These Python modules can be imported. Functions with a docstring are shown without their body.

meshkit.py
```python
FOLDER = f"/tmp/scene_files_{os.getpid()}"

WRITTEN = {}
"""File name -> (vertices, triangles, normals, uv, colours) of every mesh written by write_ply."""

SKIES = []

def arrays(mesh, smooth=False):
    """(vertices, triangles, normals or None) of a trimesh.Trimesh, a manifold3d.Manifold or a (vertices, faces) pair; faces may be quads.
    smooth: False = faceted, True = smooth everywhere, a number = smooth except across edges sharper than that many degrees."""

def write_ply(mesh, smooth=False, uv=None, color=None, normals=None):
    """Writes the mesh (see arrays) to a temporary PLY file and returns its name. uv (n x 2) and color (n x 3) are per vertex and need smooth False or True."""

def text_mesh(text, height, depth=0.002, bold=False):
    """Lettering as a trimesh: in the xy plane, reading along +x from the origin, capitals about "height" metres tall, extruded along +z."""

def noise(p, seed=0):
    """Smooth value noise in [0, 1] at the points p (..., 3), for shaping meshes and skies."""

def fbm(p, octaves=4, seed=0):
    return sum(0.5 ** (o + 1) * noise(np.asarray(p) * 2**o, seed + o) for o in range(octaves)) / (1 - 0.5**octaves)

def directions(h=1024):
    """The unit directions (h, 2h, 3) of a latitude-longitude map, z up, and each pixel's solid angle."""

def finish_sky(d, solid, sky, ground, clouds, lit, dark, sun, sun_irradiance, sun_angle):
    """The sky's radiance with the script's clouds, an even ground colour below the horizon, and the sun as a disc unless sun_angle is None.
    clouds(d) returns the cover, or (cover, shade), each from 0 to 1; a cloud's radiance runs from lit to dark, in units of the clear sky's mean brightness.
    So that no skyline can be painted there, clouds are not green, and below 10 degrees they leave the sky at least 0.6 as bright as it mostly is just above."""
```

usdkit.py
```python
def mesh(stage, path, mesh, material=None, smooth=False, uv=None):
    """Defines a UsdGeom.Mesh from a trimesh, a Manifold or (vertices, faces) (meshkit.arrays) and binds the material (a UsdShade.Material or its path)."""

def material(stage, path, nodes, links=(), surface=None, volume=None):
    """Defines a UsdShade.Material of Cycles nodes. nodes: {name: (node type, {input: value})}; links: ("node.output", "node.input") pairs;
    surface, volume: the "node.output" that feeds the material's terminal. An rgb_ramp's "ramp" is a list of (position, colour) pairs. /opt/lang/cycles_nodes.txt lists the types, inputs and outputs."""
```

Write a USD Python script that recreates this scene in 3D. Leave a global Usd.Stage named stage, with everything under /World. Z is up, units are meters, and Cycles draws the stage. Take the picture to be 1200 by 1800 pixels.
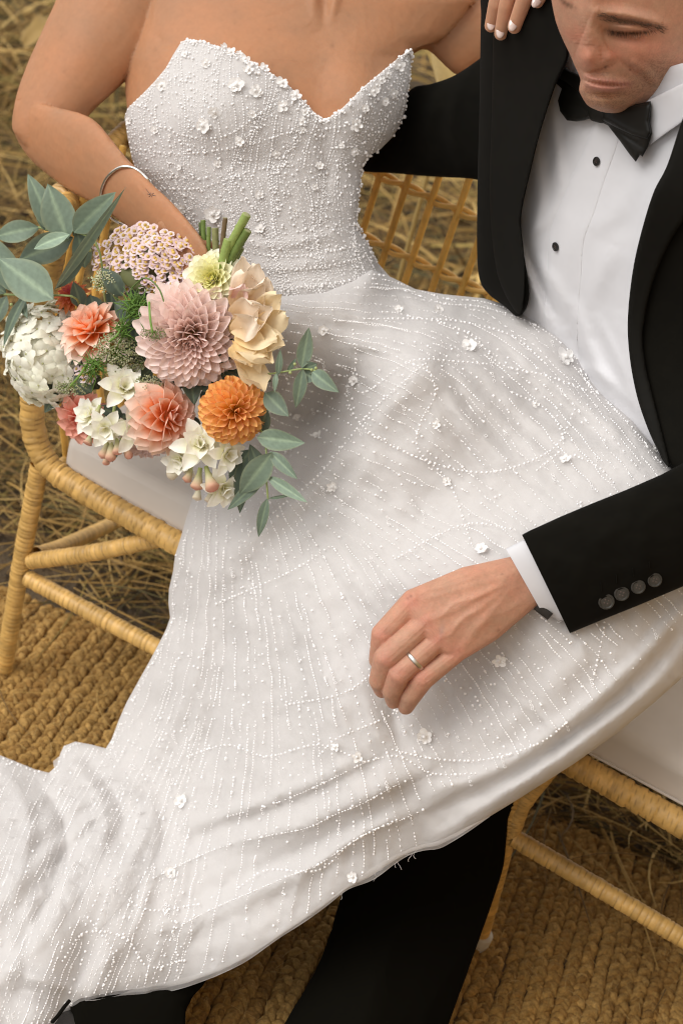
import math, numpy as np, trimesh, shapely, usdkit, meshkit
from shapely.geometry import Polygon, LineString, Point
from scipy.interpolate import RBFInterpolator, RegularGridInterpolator
from scipy.spatial import Delaunay, cKDTree
import scipy.sparse as sp
from scipy.sparse.linalg import spsolve
import manifold3d as m3
from pxr import Usd, UsdGeom, UsdLux, UsdShade, Sdf, Gf, Vt

stage = Usd.Stage.CreateInMemory()
UsdGeom.SetStageUpAxis(stage, UsdGeom.Tokens.z)
UsdGeom.SetStageMetersPerUnit(stage, 1.0)
UsdGeom.Xform.Define(stage, '/World')
UsdGeom.Scope.Define(stage, '/World/Looks')
PI = math.pi

# ------------------------------------------------------------------ camera, sky, sun, exposure
EXPOSURE = 0.50
C = np.array([0.689, -1.599, 1.737])
YAW, PIT, ROLL, FPX = -.341, .592, .286, 2748.0
FW = np.array([np.sin(YAW)*np.cos(PIT), np.cos(YAW)*np.cos(PIT), -np.sin(PIT)])
_r0 = np.array([np.cos(YAW), -np.sin(YAW), 0]); _u0 = np.cross(_r0, FW)
RT = np.cos(ROLL)*_r0 + np.sin(ROLL)*_u0
UP = -np.sin(ROLL)*_r0 + np.cos(ROLL)*_u0
cam = UsdGeom.Camera.Define(stage, '/World/camera')
cam.CreateHorizontalApertureAttr(24.0); cam.CreateVerticalApertureAttr(36.0)
cam.CreateFocalLengthAttr(FPX/1200*24.0)
cam.CreateFStopAttr(5.0); cam.CreateFocusDistanceAttr(1.88)
cam.CreateExposureAttr(EXPOSURE)
cam.CreateClippingRangeAttr(Gf.Vec2f(0.05, 100))
cam.AddTransformOp().Set(Gf.Matrix4d(*RT, 0, *UP, 0, *(-FW), 0, *C, 1))

SUN_DIR = np.array([-0.50, -0.52, 0.69]); SUN_DIR /= np.linalg.norm(SUN_DIR)   # towards the sun
dome = UsdLux.DomeLight.Define(stage, '/World/sky')
dome.CreateIntensityAttr(1.0)
SKY_STRENGTH = 0.124
usdkit.material(stage, '/World/Looks/sky_look', {
    'sky': ('sky_texture', {'sky_type': 'single_scattering', 'sun_disc': False, 'sun_elevation': float(math.asin(SUN_DIR[2])),
                            'sun_rotation': float(math.atan2(SUN_DIR[0], SUN_DIR[1]))}),
    'tc': ('texture_coordinate', {}),
    'n': ('noise_texture', {'scale': 2.2, 'detail': 5.0, 'roughness': 0.55}),
    'r': ('map_range', {'from_min': 0.3, 'from_max': 0.7, 'to_min': 0.86, 'to_max': 1.0, 'clamp': True}),
    'n2': ('noise_texture', {'scale': 1.3, 'detail': 3.0}),
    'cl': ('rgb_ramp', {'ramp': [(0.25, (5.0, 4.95, 4.9)), (0.75, (7.5, 7.4, 7.25))]}),
    'm': ('mix', {'mix_type': 'mix'}),
    'b': ('background_shader', {'strength': SKY_STRENGTH})},
    [('tc.generated', 'n.vector'), ('tc.generated', 'n2.vector'), ('n.fac', 'r.value'), ('r.result', 'm.fac'), ('sky.color', 'm.color1'),
     ('n2.fac', 'cl.fac'), ('cl.color', 'm.color2'), ('m.color', 'b.color')], surface='b.background')
UsdShade.MaterialBindingAPI.Apply(dome.GetPrim()).Bind(UsdShade.Material.Get(stage, '/World/Looks/sky_look'))
sun = UsdLux.DistantLight.Define(stage, '/World/sun')
sun.CreateIntensityAttr(0.42); sun.CreateAngleAttr(42.0); sun.CreateNormalizeAttr(True); sun.CreateColorAttr(Gf.Vec3f(1.0, 0.975, 0.935))
_z = SUN_DIR; _x = np.cross([0, 0, 1.0], _z); _x /= np.linalg.norm(_x); _y = np.cross(_z, _x)
sun.AddTransformOp().Set(Gf.Matrix4d(*_x, 0, *_y, 0, *_z, 0, 0, 0, 5, 1))

# ------------------------------------------------------------------ pixel of the photograph + depth -> point of the place
def ray(px, py):
    px, py = np.asarray(px, float), np.asarray(py, float)
    return FW + ((px-600)/FPX)[..., None]*RT - ((py-900)/FPX)[..., None]*UP
def P(px, py, d): return C + ray(px, py)*np.asarray(d, float)[..., None]
def dY(px, py, y): return (np.asarray(y, float)-C[1])/ray(px, py)[..., 1]
def dZ(px, py, z): return (np.asarray(z, float)-C[2])/ray(px, py)[..., 2]
def PY(px, py, y): return P(px, py, dY(px, py, y))
def PZ(px, py, z): return P(px, py, dZ(px, py, z))
def proj(X):
    d = np.asarray(X)-C; z = d@FW
    return 600+FPX*(d@RT)/z, 900-FPX*(d@UP)/z, z

# ------------------------------------------------------------------ naming and structure
_used = {}
def numbered(parent, name):
    k = _used.get((parent, name), 0); _used[(parent, name)] = k+1
    return f'{parent}/{name}' if k == 0 else f'{parent}/{name}_{k:03d}'
ORIGIN = {}
def tag(prim, label=None, cat=None, group=None, kind=None):
    for k, v in (('label', label), ('category', cat), ('group', group), ('kind', kind)):
        if v: prim.SetCustomDataByKey(k, v)
def thing(name, label, cat, loc=(0, 0, 0), group=None, kind=None):
    path = numbered('/World', name)
    x = UsdGeom.Xform.Define(stage, path)
    x.AddTranslateOp().Set(Gf.Vec3d(*map(float, loc)))
    tag(x.GetPrim(), label, cat, group, kind)
    ORIGIN[path] = np.asarray(loc, float)
    return path
def origin(path):
    while path and path not in ORIGIN: path = path.rpartition('/')[0]
    return ORIGIN.get(path, np.zeros(3))
def part(parent, name, mesh, mat, smooth=40, color=None, label=None, kind=None, cat=None, group=None):
    """mesh: trimesh or (v, f) in world metres; ONE Mesh prim under parent."""
    path = numbered(parent, name)
    if isinstance(mesh, trimesh.Trimesh): v, f = np.array(mesh.vertices), np.array(mesh.faces)
    else: v, f = np.asarray(mesh[0], float), np.asarray(mesh[1], int)
    if f.shape[1] == 4: f = np.vstack([f[:, [0, 1, 2]], f[:, [0, 2, 3]]])
    o = origin(parent)
    if color is not None: smooth = True if smooth else False
    prim = usdkit.mesh(stage, path, (v-o, f), LOOK[mat], smooth)
    if color is not None:
        UsdGeom.PrimvarsAPI(prim).CreatePrimvar('Cd', Sdf.ValueTypeNames.Color3fArray, 'vertex').Set(Vt.Vec3fArray.FromNumpy(np.asarray(color, np.float32)))
    tag(prim.GetPrim(), label, cat, group, kind)
    return path
def cat(ms):
    """joins (v, f) pairs or (v, f, color)."""
    n, V, F, Cc = 0, [], [], []
    for m in ms:
        if isinstance(m, trimesh.Trimesh): m = (np.array(m.vertices), np.array(m.faces))
        f = np.asarray(m[1])
        if f.shape[1] == 4: f = np.vstack([f[:, [0, 1, 2]], f[:, [0, 2, 3]]])
        V.append(m[0]); F.append(f+n); n += len(m[0])
        if len(m) > 2: Cc.append(m[2])
    return (np.vstack(V), np.vstack(F)) + ((np.vstack(Cc),) if Cc else ())

# ------------------------------------------------------------------ materials
LOOK = {}
def look(name, color=(.5, .5, .5), rough=.6, var=0.0, vscale=30, bump=0.0, bscale=200, bdist=.002, cd=False, sss=0.0, sssr=(1, .35, .2), ssscale=.006, sheen=0.0, sheen_tint=(1,1,1),
         metal=0.0, spec=.5, transl=0.0, extra=None, detail=4, coat=0.0, hue2=None):
    nodes = {'p': ('principled_bsdf', {'roughness': rough, 'metallic': metal, 'specular_ior_level': spec, 'sheen_weight': sheen, 'sheen_tint': sheen_tint, 'coat_weight': coat,
                                       'base_color': color, 'subsurface_weight': sss, 'subsurface_radius': sssr, 'subsurface_scale': ssscale}),
             'tc': ('texture_coordinate', {}), 'g': ('geometry', {})}
    links = []; col = None
    if cd:
        nodes['at'] = ('attribute', {'attribute': 'Cd'}); col = 'at.color'
    if var or hue2:
        nodes['n'] = ('noise_texture', {'scale': vscale, 'detail': detail, 'roughness': .6}); links.append(('g.position', 'n.vector'))
        c2 = hue2 or tuple(min(1, c*(1-var)) for c in color); c1 = tuple(min(1, c*(1+var)) for c in color)
        if cd:
            nodes['rr'] = ('rgb_ramp', {'ramp': [(.3, (1-var,)*3), (.7, (1+var,)*3)]}); links.append(('n.fac', 'rr.fac'))
            nodes['mm'] = ('mix', {'mix_type': 'multiply', 'fac': 1.0}); links += [(col, 'mm.color1'), ('rr.color', 'mm.color2')]; col = 'mm.color'
        else:
            nodes['rr'] = ('rgb_ramp', {'ramp': [(.3, c2), (.7, c1)]}); links.append(('n.fac', 'rr.fac')); col = 'rr.color'
    if col: links.append((col, 'p.base_color'))
    if bump:
        nodes['bn'] = ('noise_texture', {'scale': bscale, 'detail': 3.0}); links.append(('g.position', 'bn.vector'))
        nodes['bp'] = ('bump', {'strength': bump, 'distance': bdist}); links += [('bn.fac', 'bp.height'), ('bp.normal', 'p.normal')]
    surf = 'p.BSDF'
    if transl:
        nodes['tr'] = ('translucent_bsdf', {'color': color}); nodes['mx'] = ('mix_closure', {'fac': transl})
        if col: links.append((col, 'tr.color'))
        links += [('p.BSDF', 'mx.closure1'), ('tr.BSDF', 'mx.closure2')]; surf = 'mx.closure'
    if extra: extra(nodes, links)
    if 'mz' in nodes: surf = 'mz.closure'
    LOOK[name] = usdkit.material(stage, '/World/Looks/'+name, nodes, links, surface=surf)

look('bride_skin', cd=True, rough=.56, var=.05, vscale=140, bump=.25, bscale=1100, bdist=.0006, sss=.15, spec=.28, detail=8)
look('groom_skin', cd=True, rough=.58, var=.08, vscale=110, bump=.32, bscale=900, bdist=.0008, sss=.12, spec=.26, detail=8)
look('tulle', (.625, .603, .590), rough=.88, var=.03, vscale=18, bump=.35, bscale=1600, bdist=.0006, sheen=.12, spec=.10)
def _net(nodes, links):
    nodes['lw'] = ('layer_weight', {'blend': .35}); nodes['mr'] = ('map_range', {'from_min': 0.0, 'from_max': 1.0, 'to_min': .34, 'to_max': .86, 'clamp': True})
    nodes['tp'] = ('transparent_bsdf', {'color': (1, 1, 1)}); nodes['mz'] = ('mix_closure', {})
    links += [('lw.facing', 'mr.value'), ('mr.result', 'mz.fac'), ('tp.BSDF', 'mz.closure1'), ('mx.closure', 'mz.closure2')]
look('net', (.71, .688, .675), rough=.85, transl=.3, spec=.10, bump=.45, bscale=170, bdist=.003, extra=_net)
look('satin', (.62, .60, .58), rough=.5, var=.03, vscale=14, bump=.1, bscale=900, bdist=.0005, sheen=.2, spec=.35)
look('pearl', (.90, .885, .88), rough=.2, coat=.5, spec=.7)
look('applique', (.90, .885, .87), rough=.5, transl=.2)
look('suit', (.0042, .0036, .0022), rough=.95, var=.2, vscale=40, bump=.3, bscale=1500, bdist=.0006, sheen=.01, spec=.12)
look('suit_lapel', (.0050, .0044, .0030), rough=.75, var=.2, vscale=60, bump=.25, bscale=1800, bdist=.0005, spec=.14)
look('bow_satin', (.006, .0055, .004), rough=.5, bump=.15, bscale=900, bdist=.0006, spec=.3)
look('trousers', (.0040, .0035, .0022), rough=1.0, bump=.3, bscale=1500, bdist=.0005, spec=.05)
look('shirt', (.63, .625, .645), rough=.9, var=.02, bump=.15, bscale=1400, bdist=.0005, sheen=.1, spec=.12)
look('brow', (.085, .05, .03), rough=.6)
look('black_button', (.012, .011, .01), rough=.35, spec=.5)
look('horn_button', (.03, .028, .024), rough=.38, var=.4, vscale=300)
look('shoe_leather', (.012, .011, .010), rough=.35, bump=.2, bscale=500)
look('strap', (.02, .016, .012), rough=.7, bump=.6, bscale=1500)
look('silver', (.78, .76, .72), rough=.22, metal=1.0)
look('gold_white', (.64, .62, .57), rough=.3, metal=1.0, bump=.1, bscale=900)
look('nail', (.66, .52, .47), rough=.16, coat=.8, spec=.6, var=.1, vscale=300)
look('hair_dark', (.035, .022, .013), rough=.5, bump=.5, bscale=500)
look('petal', cd=True, rough=.6, var=.04, vscale=180, transl=.20, spec=.25, bump=.15, bscale=500, bdist=.0006)
look('leaf', cd=True, rough=.55, var=.10, vscale=150, transl=.15, spec=.35, bump=.12, bscale=700, bdist=.0005)
look('stem', cd=True, rough=.55, var=.15, vscale=200, spec=.3)
look('rattan', (.44, .245, .075), rough=.45, var=.20, vscale=45, bump=.25, bscale=420, bdist=.001, cd=True, spec=.45)
look('cushion', (.60, .55, .50), rough=.85, var=.02, bump=.5, bscale=1700, bdist=.0005, sheen=.15, spec=.2)
look('jute', cd=True, rough=.85, var=.30, vscale=260, bump=1.0, bscale=700, bdist=.002, spec=.2)
look('jute_backing', (.10, .06, .025), rough=.95, var=.3, vscale=60, bump=.5)
look('straw', cd=True, rough=.7, var=.18, vscale=120, spec=.3)
look('soil', (.085, .055, .028), rough=.95, var=.5, vscale=14, bump=.9, bscale=40, bdist=.03, hue2=(.04, .028, .014))
look('cap_plastic', (.55, .50, .42), rough=.5)
look('ink', (.10, .07, .06), rough=.7)

# ------------------------------------------------------------------ geometry helpers
def cr(pts, spacing=None, n=None, closed=False, k=16):
    """Catmull-Rom through the points, evenly resampled. Points: (m, dim)."""
    p = np.asarray(pts, float)
    if closed: q = np.vstack([p[-1], p, p[0], p[1]])
    else: q = np.vstack([2*p[0]-p[1], p, 2*p[-1]-p[-2]])
    out = []
    for i in range(1, len(q)-2):
        a, b, c, d = q[i-1:i+3]; t = np.linspace(0, 1, k, endpoint=False)[:, None]
        out.append(.5*(2*b+(c-a)*t+(2*a-5*b+4*c-d)*t*t+(3*b-a-3*c+d)*t**3))
    out = np.vstack(out)
    out = np.vstack([out, out[:1] if closed else p[-1:]])
    L = np.r_[0, np.cumsum(np.linalg.norm(np.diff(out[:, :2] if p.shape[1] > 3 else out, axis=0), axis=1))]
    if n is None: n = max(3, int(L[-1]/spacing)+1)
    s = np.linspace(0, L[-1], n, endpoint=not closed)
    return np.stack([np.interp(s, L, out[:, j]) for j in range(p.shape[1])], 1)

def field(ctrl, smooth=0.0, kernel='thin_plate_spline'):
    """ctrl (px, py, y): a smooth depth (metres along the view) through points of known world y."""
    c = np.asarray(ctrl, float); d = dY(c[:, 0], c[:, 1], c[:, 2])
    r = RBFInterpolator(c[:, :2]/300, d, kernel=kernel, smoothing=smooth)
    return lambda px, py: r(np.stack([np.ravel(px), np.ravel(py)], 1)/300).reshape(np.shape(px))
def plane(ctrl):
    c = np.asarray(ctrl, float); d = dY(c[:, 0], c[:, 1], c[:, 2])
    A = np.c_[c[:, :2], np.ones(len(c))]; k = np.linalg.lstsq(A, d, rcond=None)[0]
    return lambda px, py: k[0]*np.asarray(px)+k[1]*np.asarray(py)+k[2]

def inflate(outline, base, scale=1.0, back=1.0, step=4.0, mode='round', w=50, T=.04, Tb=.1, extra=None, smooth=True, hscale=None):
    """A closed, rounded solid whose silhouette is the outline (pixels) at the depth base(px, py). Returns dict(v, f, px, front)."""
    o = np.asarray(outline, float)
    if smooth: o = cr(o, spacing=step, closed=True)
    else:
        oo = []
        for a, b in zip(o, np.roll(o, -1, 0)):
            k = max(1, int(np.linalg.norm(b-a)/step)); oo.append(a+(b-a)*np.linspace(0, 1, k, endpoint=False)[:, None])
        o = np.vstack(oo)
    pg = Polygon(o)
    if not pg.is_valid:
        pg = pg.buffer(0); pg = max(getattr(pg, 'geoms', [pg]), key=lambda g: g.area)
        o = np.array(pg.exterior.coords)[:-1]
    x0, y0, x1, y1 = pg.bounds
    gs = step
    X, Y = np.meshgrid(np.arange(x0-gs, x1+2*gs, gs), np.arange(y0-gs, y1+2*gs, gs))
    shapely.prepare(pg)
    inside = shapely.contains_xy(pg, X, Y)
    bd = pg.exterior; 
    ip = np.c_[X[inside], Y[inside]]
    tree = cKDTree(cr(o, spacing=1.5, closed=True) if len(o) > 3 else o)
    e = tree.query(ip)[0]
    keep = e > .55*step
    pts = ip[keep]; e = e[keep]
    ring = pg.buffer(-.3*step)
    rp = []
    for g in getattr(ring, 'geoms', [ring]):
        if g.area > 0:
            L = g.exterior.length; rp += [g.exterior.interpolate(s).coords[0] for s in np.arange(0, L, step)]
    if rp:
        rp = np.array(rp); pts = np.vstack([pts, rp]); e = np.r_[e, tree.query(rp)[0]]
    if mode == 'round':
        idx = -np.ones(inside.shape, int); idx[inside] = np.arange(inside.sum()); n = inside.sum()
        ii, jj = np.nonzero(inside); rows, cols, vals = [np.arange(n)], [np.arange(n)], [np.full(n, 4.0)]
        for di, dj in ((1, 0), (-1, 0), (0, 1), (0, -1)):
            k = idx[ii+di, jj+dj]; ok = k >= 0
            rows.append(np.nonzero(ok)[0]); cols.append(k[ok]); vals.append(np.full(ok.sum(), -1.0))
        A = sp.csr_matrix((np.concatenate(vals), (np.concatenate(rows), np.concatenate(cols))), (n, n))
        u = np.zeros(inside.shape); u[inside] = spsolve(A.tocsc(), np.full(n, gs*gs))
        it = RegularGridInterpolator((Y[:, 0], X[0]), u, bounds_error=False, fill_value=0)
        uu = np.maximum(it(pts[:, ::-1]), .25*e*step*0+e*np.minimum(e, step)*.5)
        hf = np.sqrt(2*uu); hb = hf.copy()
    else:
        pr = np.sqrt(np.maximum(0, 1-(1-np.minimum(e/w, 1))**2)); hf = hb = pr
    allp = np.vstack([o, pts]); nb = len(o)
    tri = Delaunay(allp).simplices
    cen = allp[tri].mean(1); tri = tri[shapely.contains_xy(pg, cen[:, 0], cen[:, 1])]
    a, b, c = allp[tri[:, 0]], allp[tri[:, 1]], allp[tri[:, 2]]
    cr2 = (b[:, 0]-a[:, 0])*(c[:, 1]-a[:, 1])-(b[:, 1]-a[:, 1])*(c[:, 0]-a[:, 0])
    tri = tri[np.abs(cr2) > 1e-3]; cr2 = cr2[np.abs(cr2) > 1e-3]
    tri[cr2 > 0] = tri[cr2 > 0][:, ::-1]            # pixel y points down: this order faces the camera
    d0 = base(allp[:, 0], allp[:, 1])
    H = np.zeros(len(allp)); B = np.zeros(len(allp))
    if mode == 'round':
        H[nb:] = hf*scale*d0[nb:]/FPX; B[nb:] = hb*scale*back*d0[nb:]/FPX
    else:
        H[nb:] = hf*T; B[nb:] = hb*Tb
    if hscale is not None: H *= hscale(allp[:, 0], allp[:, 1])
    df = d0-H
    if extra is not None:
        ex = extra(allp[:, 0], allp[:, 1]); ex[:nb] *= 0.0 if mode == 'round' else 1.0
        if mode == 'round':
            ex[nb:] *= np.clip(e/(2.5*step), 0, 1)
        df = df-ex
    db = d0+B
    if extra is not None and mode != 'round': db[:nb] = df[:nb]
    F = P(allp[:, 0], allp[:, 1], df); Bk = P(allp[nb:, 0], allp[nb:, 1], np.maximum(db, df+.001)[nb:])
    tb = tri.copy(); tb = np.where(tb >= nb, tb-nb+len(allp), tb)[:, ::-1]
    v = np.vstack([F, Bk]); f = np.vstack([tri, tb])
    return dict(v=v, f=f, px=np.vstack([allp, allp[nb:]]), nf=len(allp), tri=tri, df=df, p2=allp)

class Surf:
    """Looks up the front of an inflated piece: depth at a pixel."""
    def __init__(s, m):
        from scipy.interpolate import LinearNDInterpolator, NearestNDInterpolator
        s.lin = LinearNDInterpolator(m['p2'], m['df']); s.near = NearestNDInterpolator(m['p2'], m['df'])
    def __call__(s, px, py):
        a = s.lin(px, py); b = s.near(px, py)
        return np.where(np.isnan(a), b, a)

def mani(m):
    v, f = (m['v'], m['f']) if isinstance(m, dict) else m
    M = m3.Manifold(m3.Mesh(vert_properties=np.asarray(v, np.float32), tri_verts=np.asarray(f, np.uint32)))
    if M.status() != m3.Error.NoError or M.is_empty():
        print('   not manifold:', M.status(), len(v))
        return None
    return M
def sph(c, r, seg=20): return m3.Manifold.sphere(float(r), seg).translate([float(x) for x in c])
def chain(j, seg=20):
    """j: (px, py, r_px, d): hulls of neighbouring spheres, united."""
    S = [sph(P(a[0], a[1], a[3]), a[2]*a[3]/FPX, seg) for a in j]
    out = m3.Manifold()
    for a, b in zip(S, S[1:]): out = out + m3.Manifold.batch_hull([a, b])
    return out
def fuse(ms, edge=.006, it=8, ids=False):
    ms = [m for m in ms if m is not None]
    M = ms[0]
    for m in ms[1:]: M = M+m
    M = M.simplify(edge*.15).refine_to_length(edge)
    k = M.to_mesh(); t = trimesh.Trimesh(k.vert_properties[:, :3], k.tri_verts, process=True)
    trimesh.smoothing.filter_taubin(t, lamb=.5, nu=.52, iterations=it)
    return t

def tube(pts, r, seg=10, caps=True, up=None):
    pts = np.asarray(pts, float); n = len(pts); r = np.broadcast_to(r, n)
    t = np.gradient(pts, axis=0); t /= np.linalg.norm(t, axis=1, keepdims=True)+1e-12
    u = np.array(up if up is not None else ([0, 0, 1] if abs(t[0, 2]) < .9 else [1, 0, 0]), float)
    N = []
    for i in range(n):
        u = u-t[i]*(u@t[i]); u /= np.linalg.norm(u)+1e-12; N.append(u)
    N = np.array(N); Bn = np.cross(t, N)
    a = np.linspace(0, 2*PI, seg, endpoint=False)
    v = pts[:, None]+r[:, None, None]*(np.cos(a)[None, :, None]*N[:, None]+np.sin(a)[None, :, None]*Bn[:, None])
    v = v.reshape(-1, 3); f = []
    i, k = np.meshgrid(np.arange(n-1), np.arange(seg), indexing='ij'); i, k = i.ravel(), k.ravel(); k2 = (k+1) % seg
    q = np.stack([i*seg+k, i*seg+k2, (i+1)*seg+k2, (i+1)*seg+k], 1)
    f = np.vstack([q[:, [0, 1, 2]], q[:, [0, 2, 3]]])
    if caps:
        v = np.vstack([v, pts[0], pts[-1]]); m = n*seg; kk = np.arange(seg); k2 = (kk+1) % seg
        f = np.vstack([f, np.stack([np.full(seg, m), k2, kk], 1), np.stack([np.full(seg, m+1), (n-1)*seg+kk, (n-1)*seg+k2], 1)])
    return v, f
def ridge(px, py, poly, amp, w):
    """A soft fold: how far the cloth stands out along a line (pixels), amp in metres."""
    poly = cr(poly, spacing=6) if len(poly) > 2 else np.linspace(poly[0], poly[1], 40)
    t = cKDTree(np.asarray(poly)[:, :2]); d, i = t.query(np.c_[np.ravel(px), np.ravel(py)])
    s = i/(len(poly)-1); taper = np.sin(np.clip(s*.92+.04, 0, 1)*PI)**.6
    return (amp*taper*np.exp(-(d/w)**2)).reshape(np.shape(px))
def gauss(px, py, c, amp, w, w2=None, ang=0):
    dx, dy = px-c[0], py-c[1]; a = math.radians(ang)
    u, v = dx*math.cos(a)+dy*math.sin(a), -dx*math.sin(a)+dy*math.cos(a)
    return amp*np.exp(-(u/w)**2-(v/(w2 or w))**2)
def lerp(a, b, t): return np.asarray(a)*(1-np.asarray(t)[..., None])+np.asarray(b)*np.asarray(t)[..., None]
def frame(n, up=(0, 0, 1)):
    n = np.asarray(n, float); n = n/np.linalg.norm(n); u = np.cross(up, n)
    if np.linalg.norm(u) < 1e-6: u = np.cross([1, 0, 0], n)
    u /= np.linalg.norm(u); return u, np.cross(n, u), n

# ================================================================== ground, straw, rug
rng = np.random.default_rng(7)
gx, gy = np.meshgrid(np.linspace(-14, 12, 131), np.linspace(-6, 18, 121), indexing='ij')
gz = (meshkit.fbm(np.stack([gx*1.3, gy*1.3, gx*0], -1), 4, 3)-.5)*.10
gz *= np.clip((gy-.35-.2*gx)/.8, 0, 1)*.8
gz += -.012
gv = np.stack([gx, gy, gz], -1).reshape(-1, 3)
i, j = np.meshgrid(np.arange(130), np.arange(120), indexing='ij'); k = (i*121+j).ravel()
g = part('/World', 'ground', (gv, np.stack([k, k+121, k+122, k+1], 1)), 'soil', True)
tag(stage.GetPrimAtPath(g), 'dry brown earth under loose straw behind the sofa', 'ground', kind='structure')

def blades(n, seed, zone, lmin, lmax, wmin, wmax, rise=.25, seg=5):
    r = np.random.default_rng(seed); out = []
    base = zone(n, r); L = r.uniform(lmin, lmax, n); W = r.uniform(wmin, wmax, n)
    az = r.uniform(0, 2*PI, n); el = np.abs(r.normal(0, rise, n)); bend = r.normal(0, .5, n); sag = r.uniform(.3, 1.1, n)
    pal = np.array([(.36, .22, .065), (.24, .14, .038), (.50, .34, .12), (.13, .075, .022), (.26, .185, .05), (.075, .058, .016)])
    col = pal[r.choice(6, n, p=[.23, .22, .13, .18, .13, .11])]*r.uniform(.75, 1.2, (n, 1))
    t = np.linspace(0, 1, seg+1)
    a = az[:, None]+bend[:, None]*t; e = el[:, None]*(1-sag[:, None]*t*1.4)
    d = np.stack([np.cos(e)*np.cos(a), np.cos(e)*np.sin(a), np.sin(e)], -1)*(L/seg)[:, None, None]
    pts = base[:, None]+np.concatenate([np.zeros((n, 1, 3)), np.cumsum(d[:, :-1], 1)], 1)
    pts = pts - np.array([0, 0, 0]); pts[..., 2] = np.maximum(pts[..., 2], base[:, None, 2]*.6)
    side = np.stack([-np.sin(a), np.cos(a), 0*a], -1); up = np.cross(d/(np.linalg.norm(d, axis=-1, keepdims=True)), side)
    w = (W[:, None]*(1-.7*t**2))[..., None]
    ring = np.stack([pts+side*w, pts+up*w*.8, pts-side*w, pts-up*w*.5], 2)      # n, seg+1, 4, 3
    v = ring.reshape(-1, 3); nn = (seg+1)*4
    ff = []
    for s in range(seg):
        for q in range(4):
            p, q2 = s*4+q, s*4+(q+1) % 4
            ff += [(p, q2, p+4), (q2, q2+4, p+4)]
    f = (np.arange(n)[:, None, None]*nn+np.array(ff)[None]).reshape(-1, 3)
    return v, f, np.repeat(col, nn, 0)
def ground_z(x, y):
    it = RegularGridInterpolator((gx[:, 0], gy[0]), gz, bounds_error=False, fill_value=0); return it(np.c_[x, y])
def zone_near(n, r):
    y = .27+r.beta(1, 1.5, n)*2.4; x = r.uniform(-2.4, 1.6, n)-.25*(y-.3)
    y = np.maximum(y, .26+.17*x+.02)
    return np.c_[x, y, ground_z(x, y)+np.abs(r.normal(.012, .022, n))]
def zone_far(n, r):
    y = r.uniform(1.6, 6.5, n); x = r.uniform(-5, 1.5, n)-.2*y
    return np.c_[x, y, ground_z(x, y)+np.abs(r.normal(.02, .05, n))]
def zone_stub(n, r):
    y = r.uniform(1.5, 4.6, n); x = r.uniform(-3.6, .6, n)-.15*y
    return np.c_[x, y, ground_z(x, y)]
def zone_rug(n, r):
    y = r.uniform(-.1, .28, n); x = r.uniform(-.7, .9, n); y = y+.17*x
    return np.c_[x, y, np.full(n, .026)]
bl = [blades(9000, 9, zone_near, .02, .10, .0006, .0016, .35, 3), blades(11000, 1, zone_near, .05, .32, .0010, .0026, .28), blades(2600, 5, zone_near, .08, .36, .0014, .0032, .3), blades(6000, 2, zone_far, .15, .5, .003, .008, .45), blades(700, 3, zone_stub, .2, .55, .002, .006, .9),
      blades(40, 4, zone_rug, .03, .12, .0006, .0013, .06)]
v, f, c = cat(bl)
s = part('/World', 'straw', (v, f), 'straw', False, color=c)
tag(stage.GetPrimAtPath(s), 'loose golden and brown straw scattered over the ground behind and under the sofa', 'straw', kind='stuff')

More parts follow.
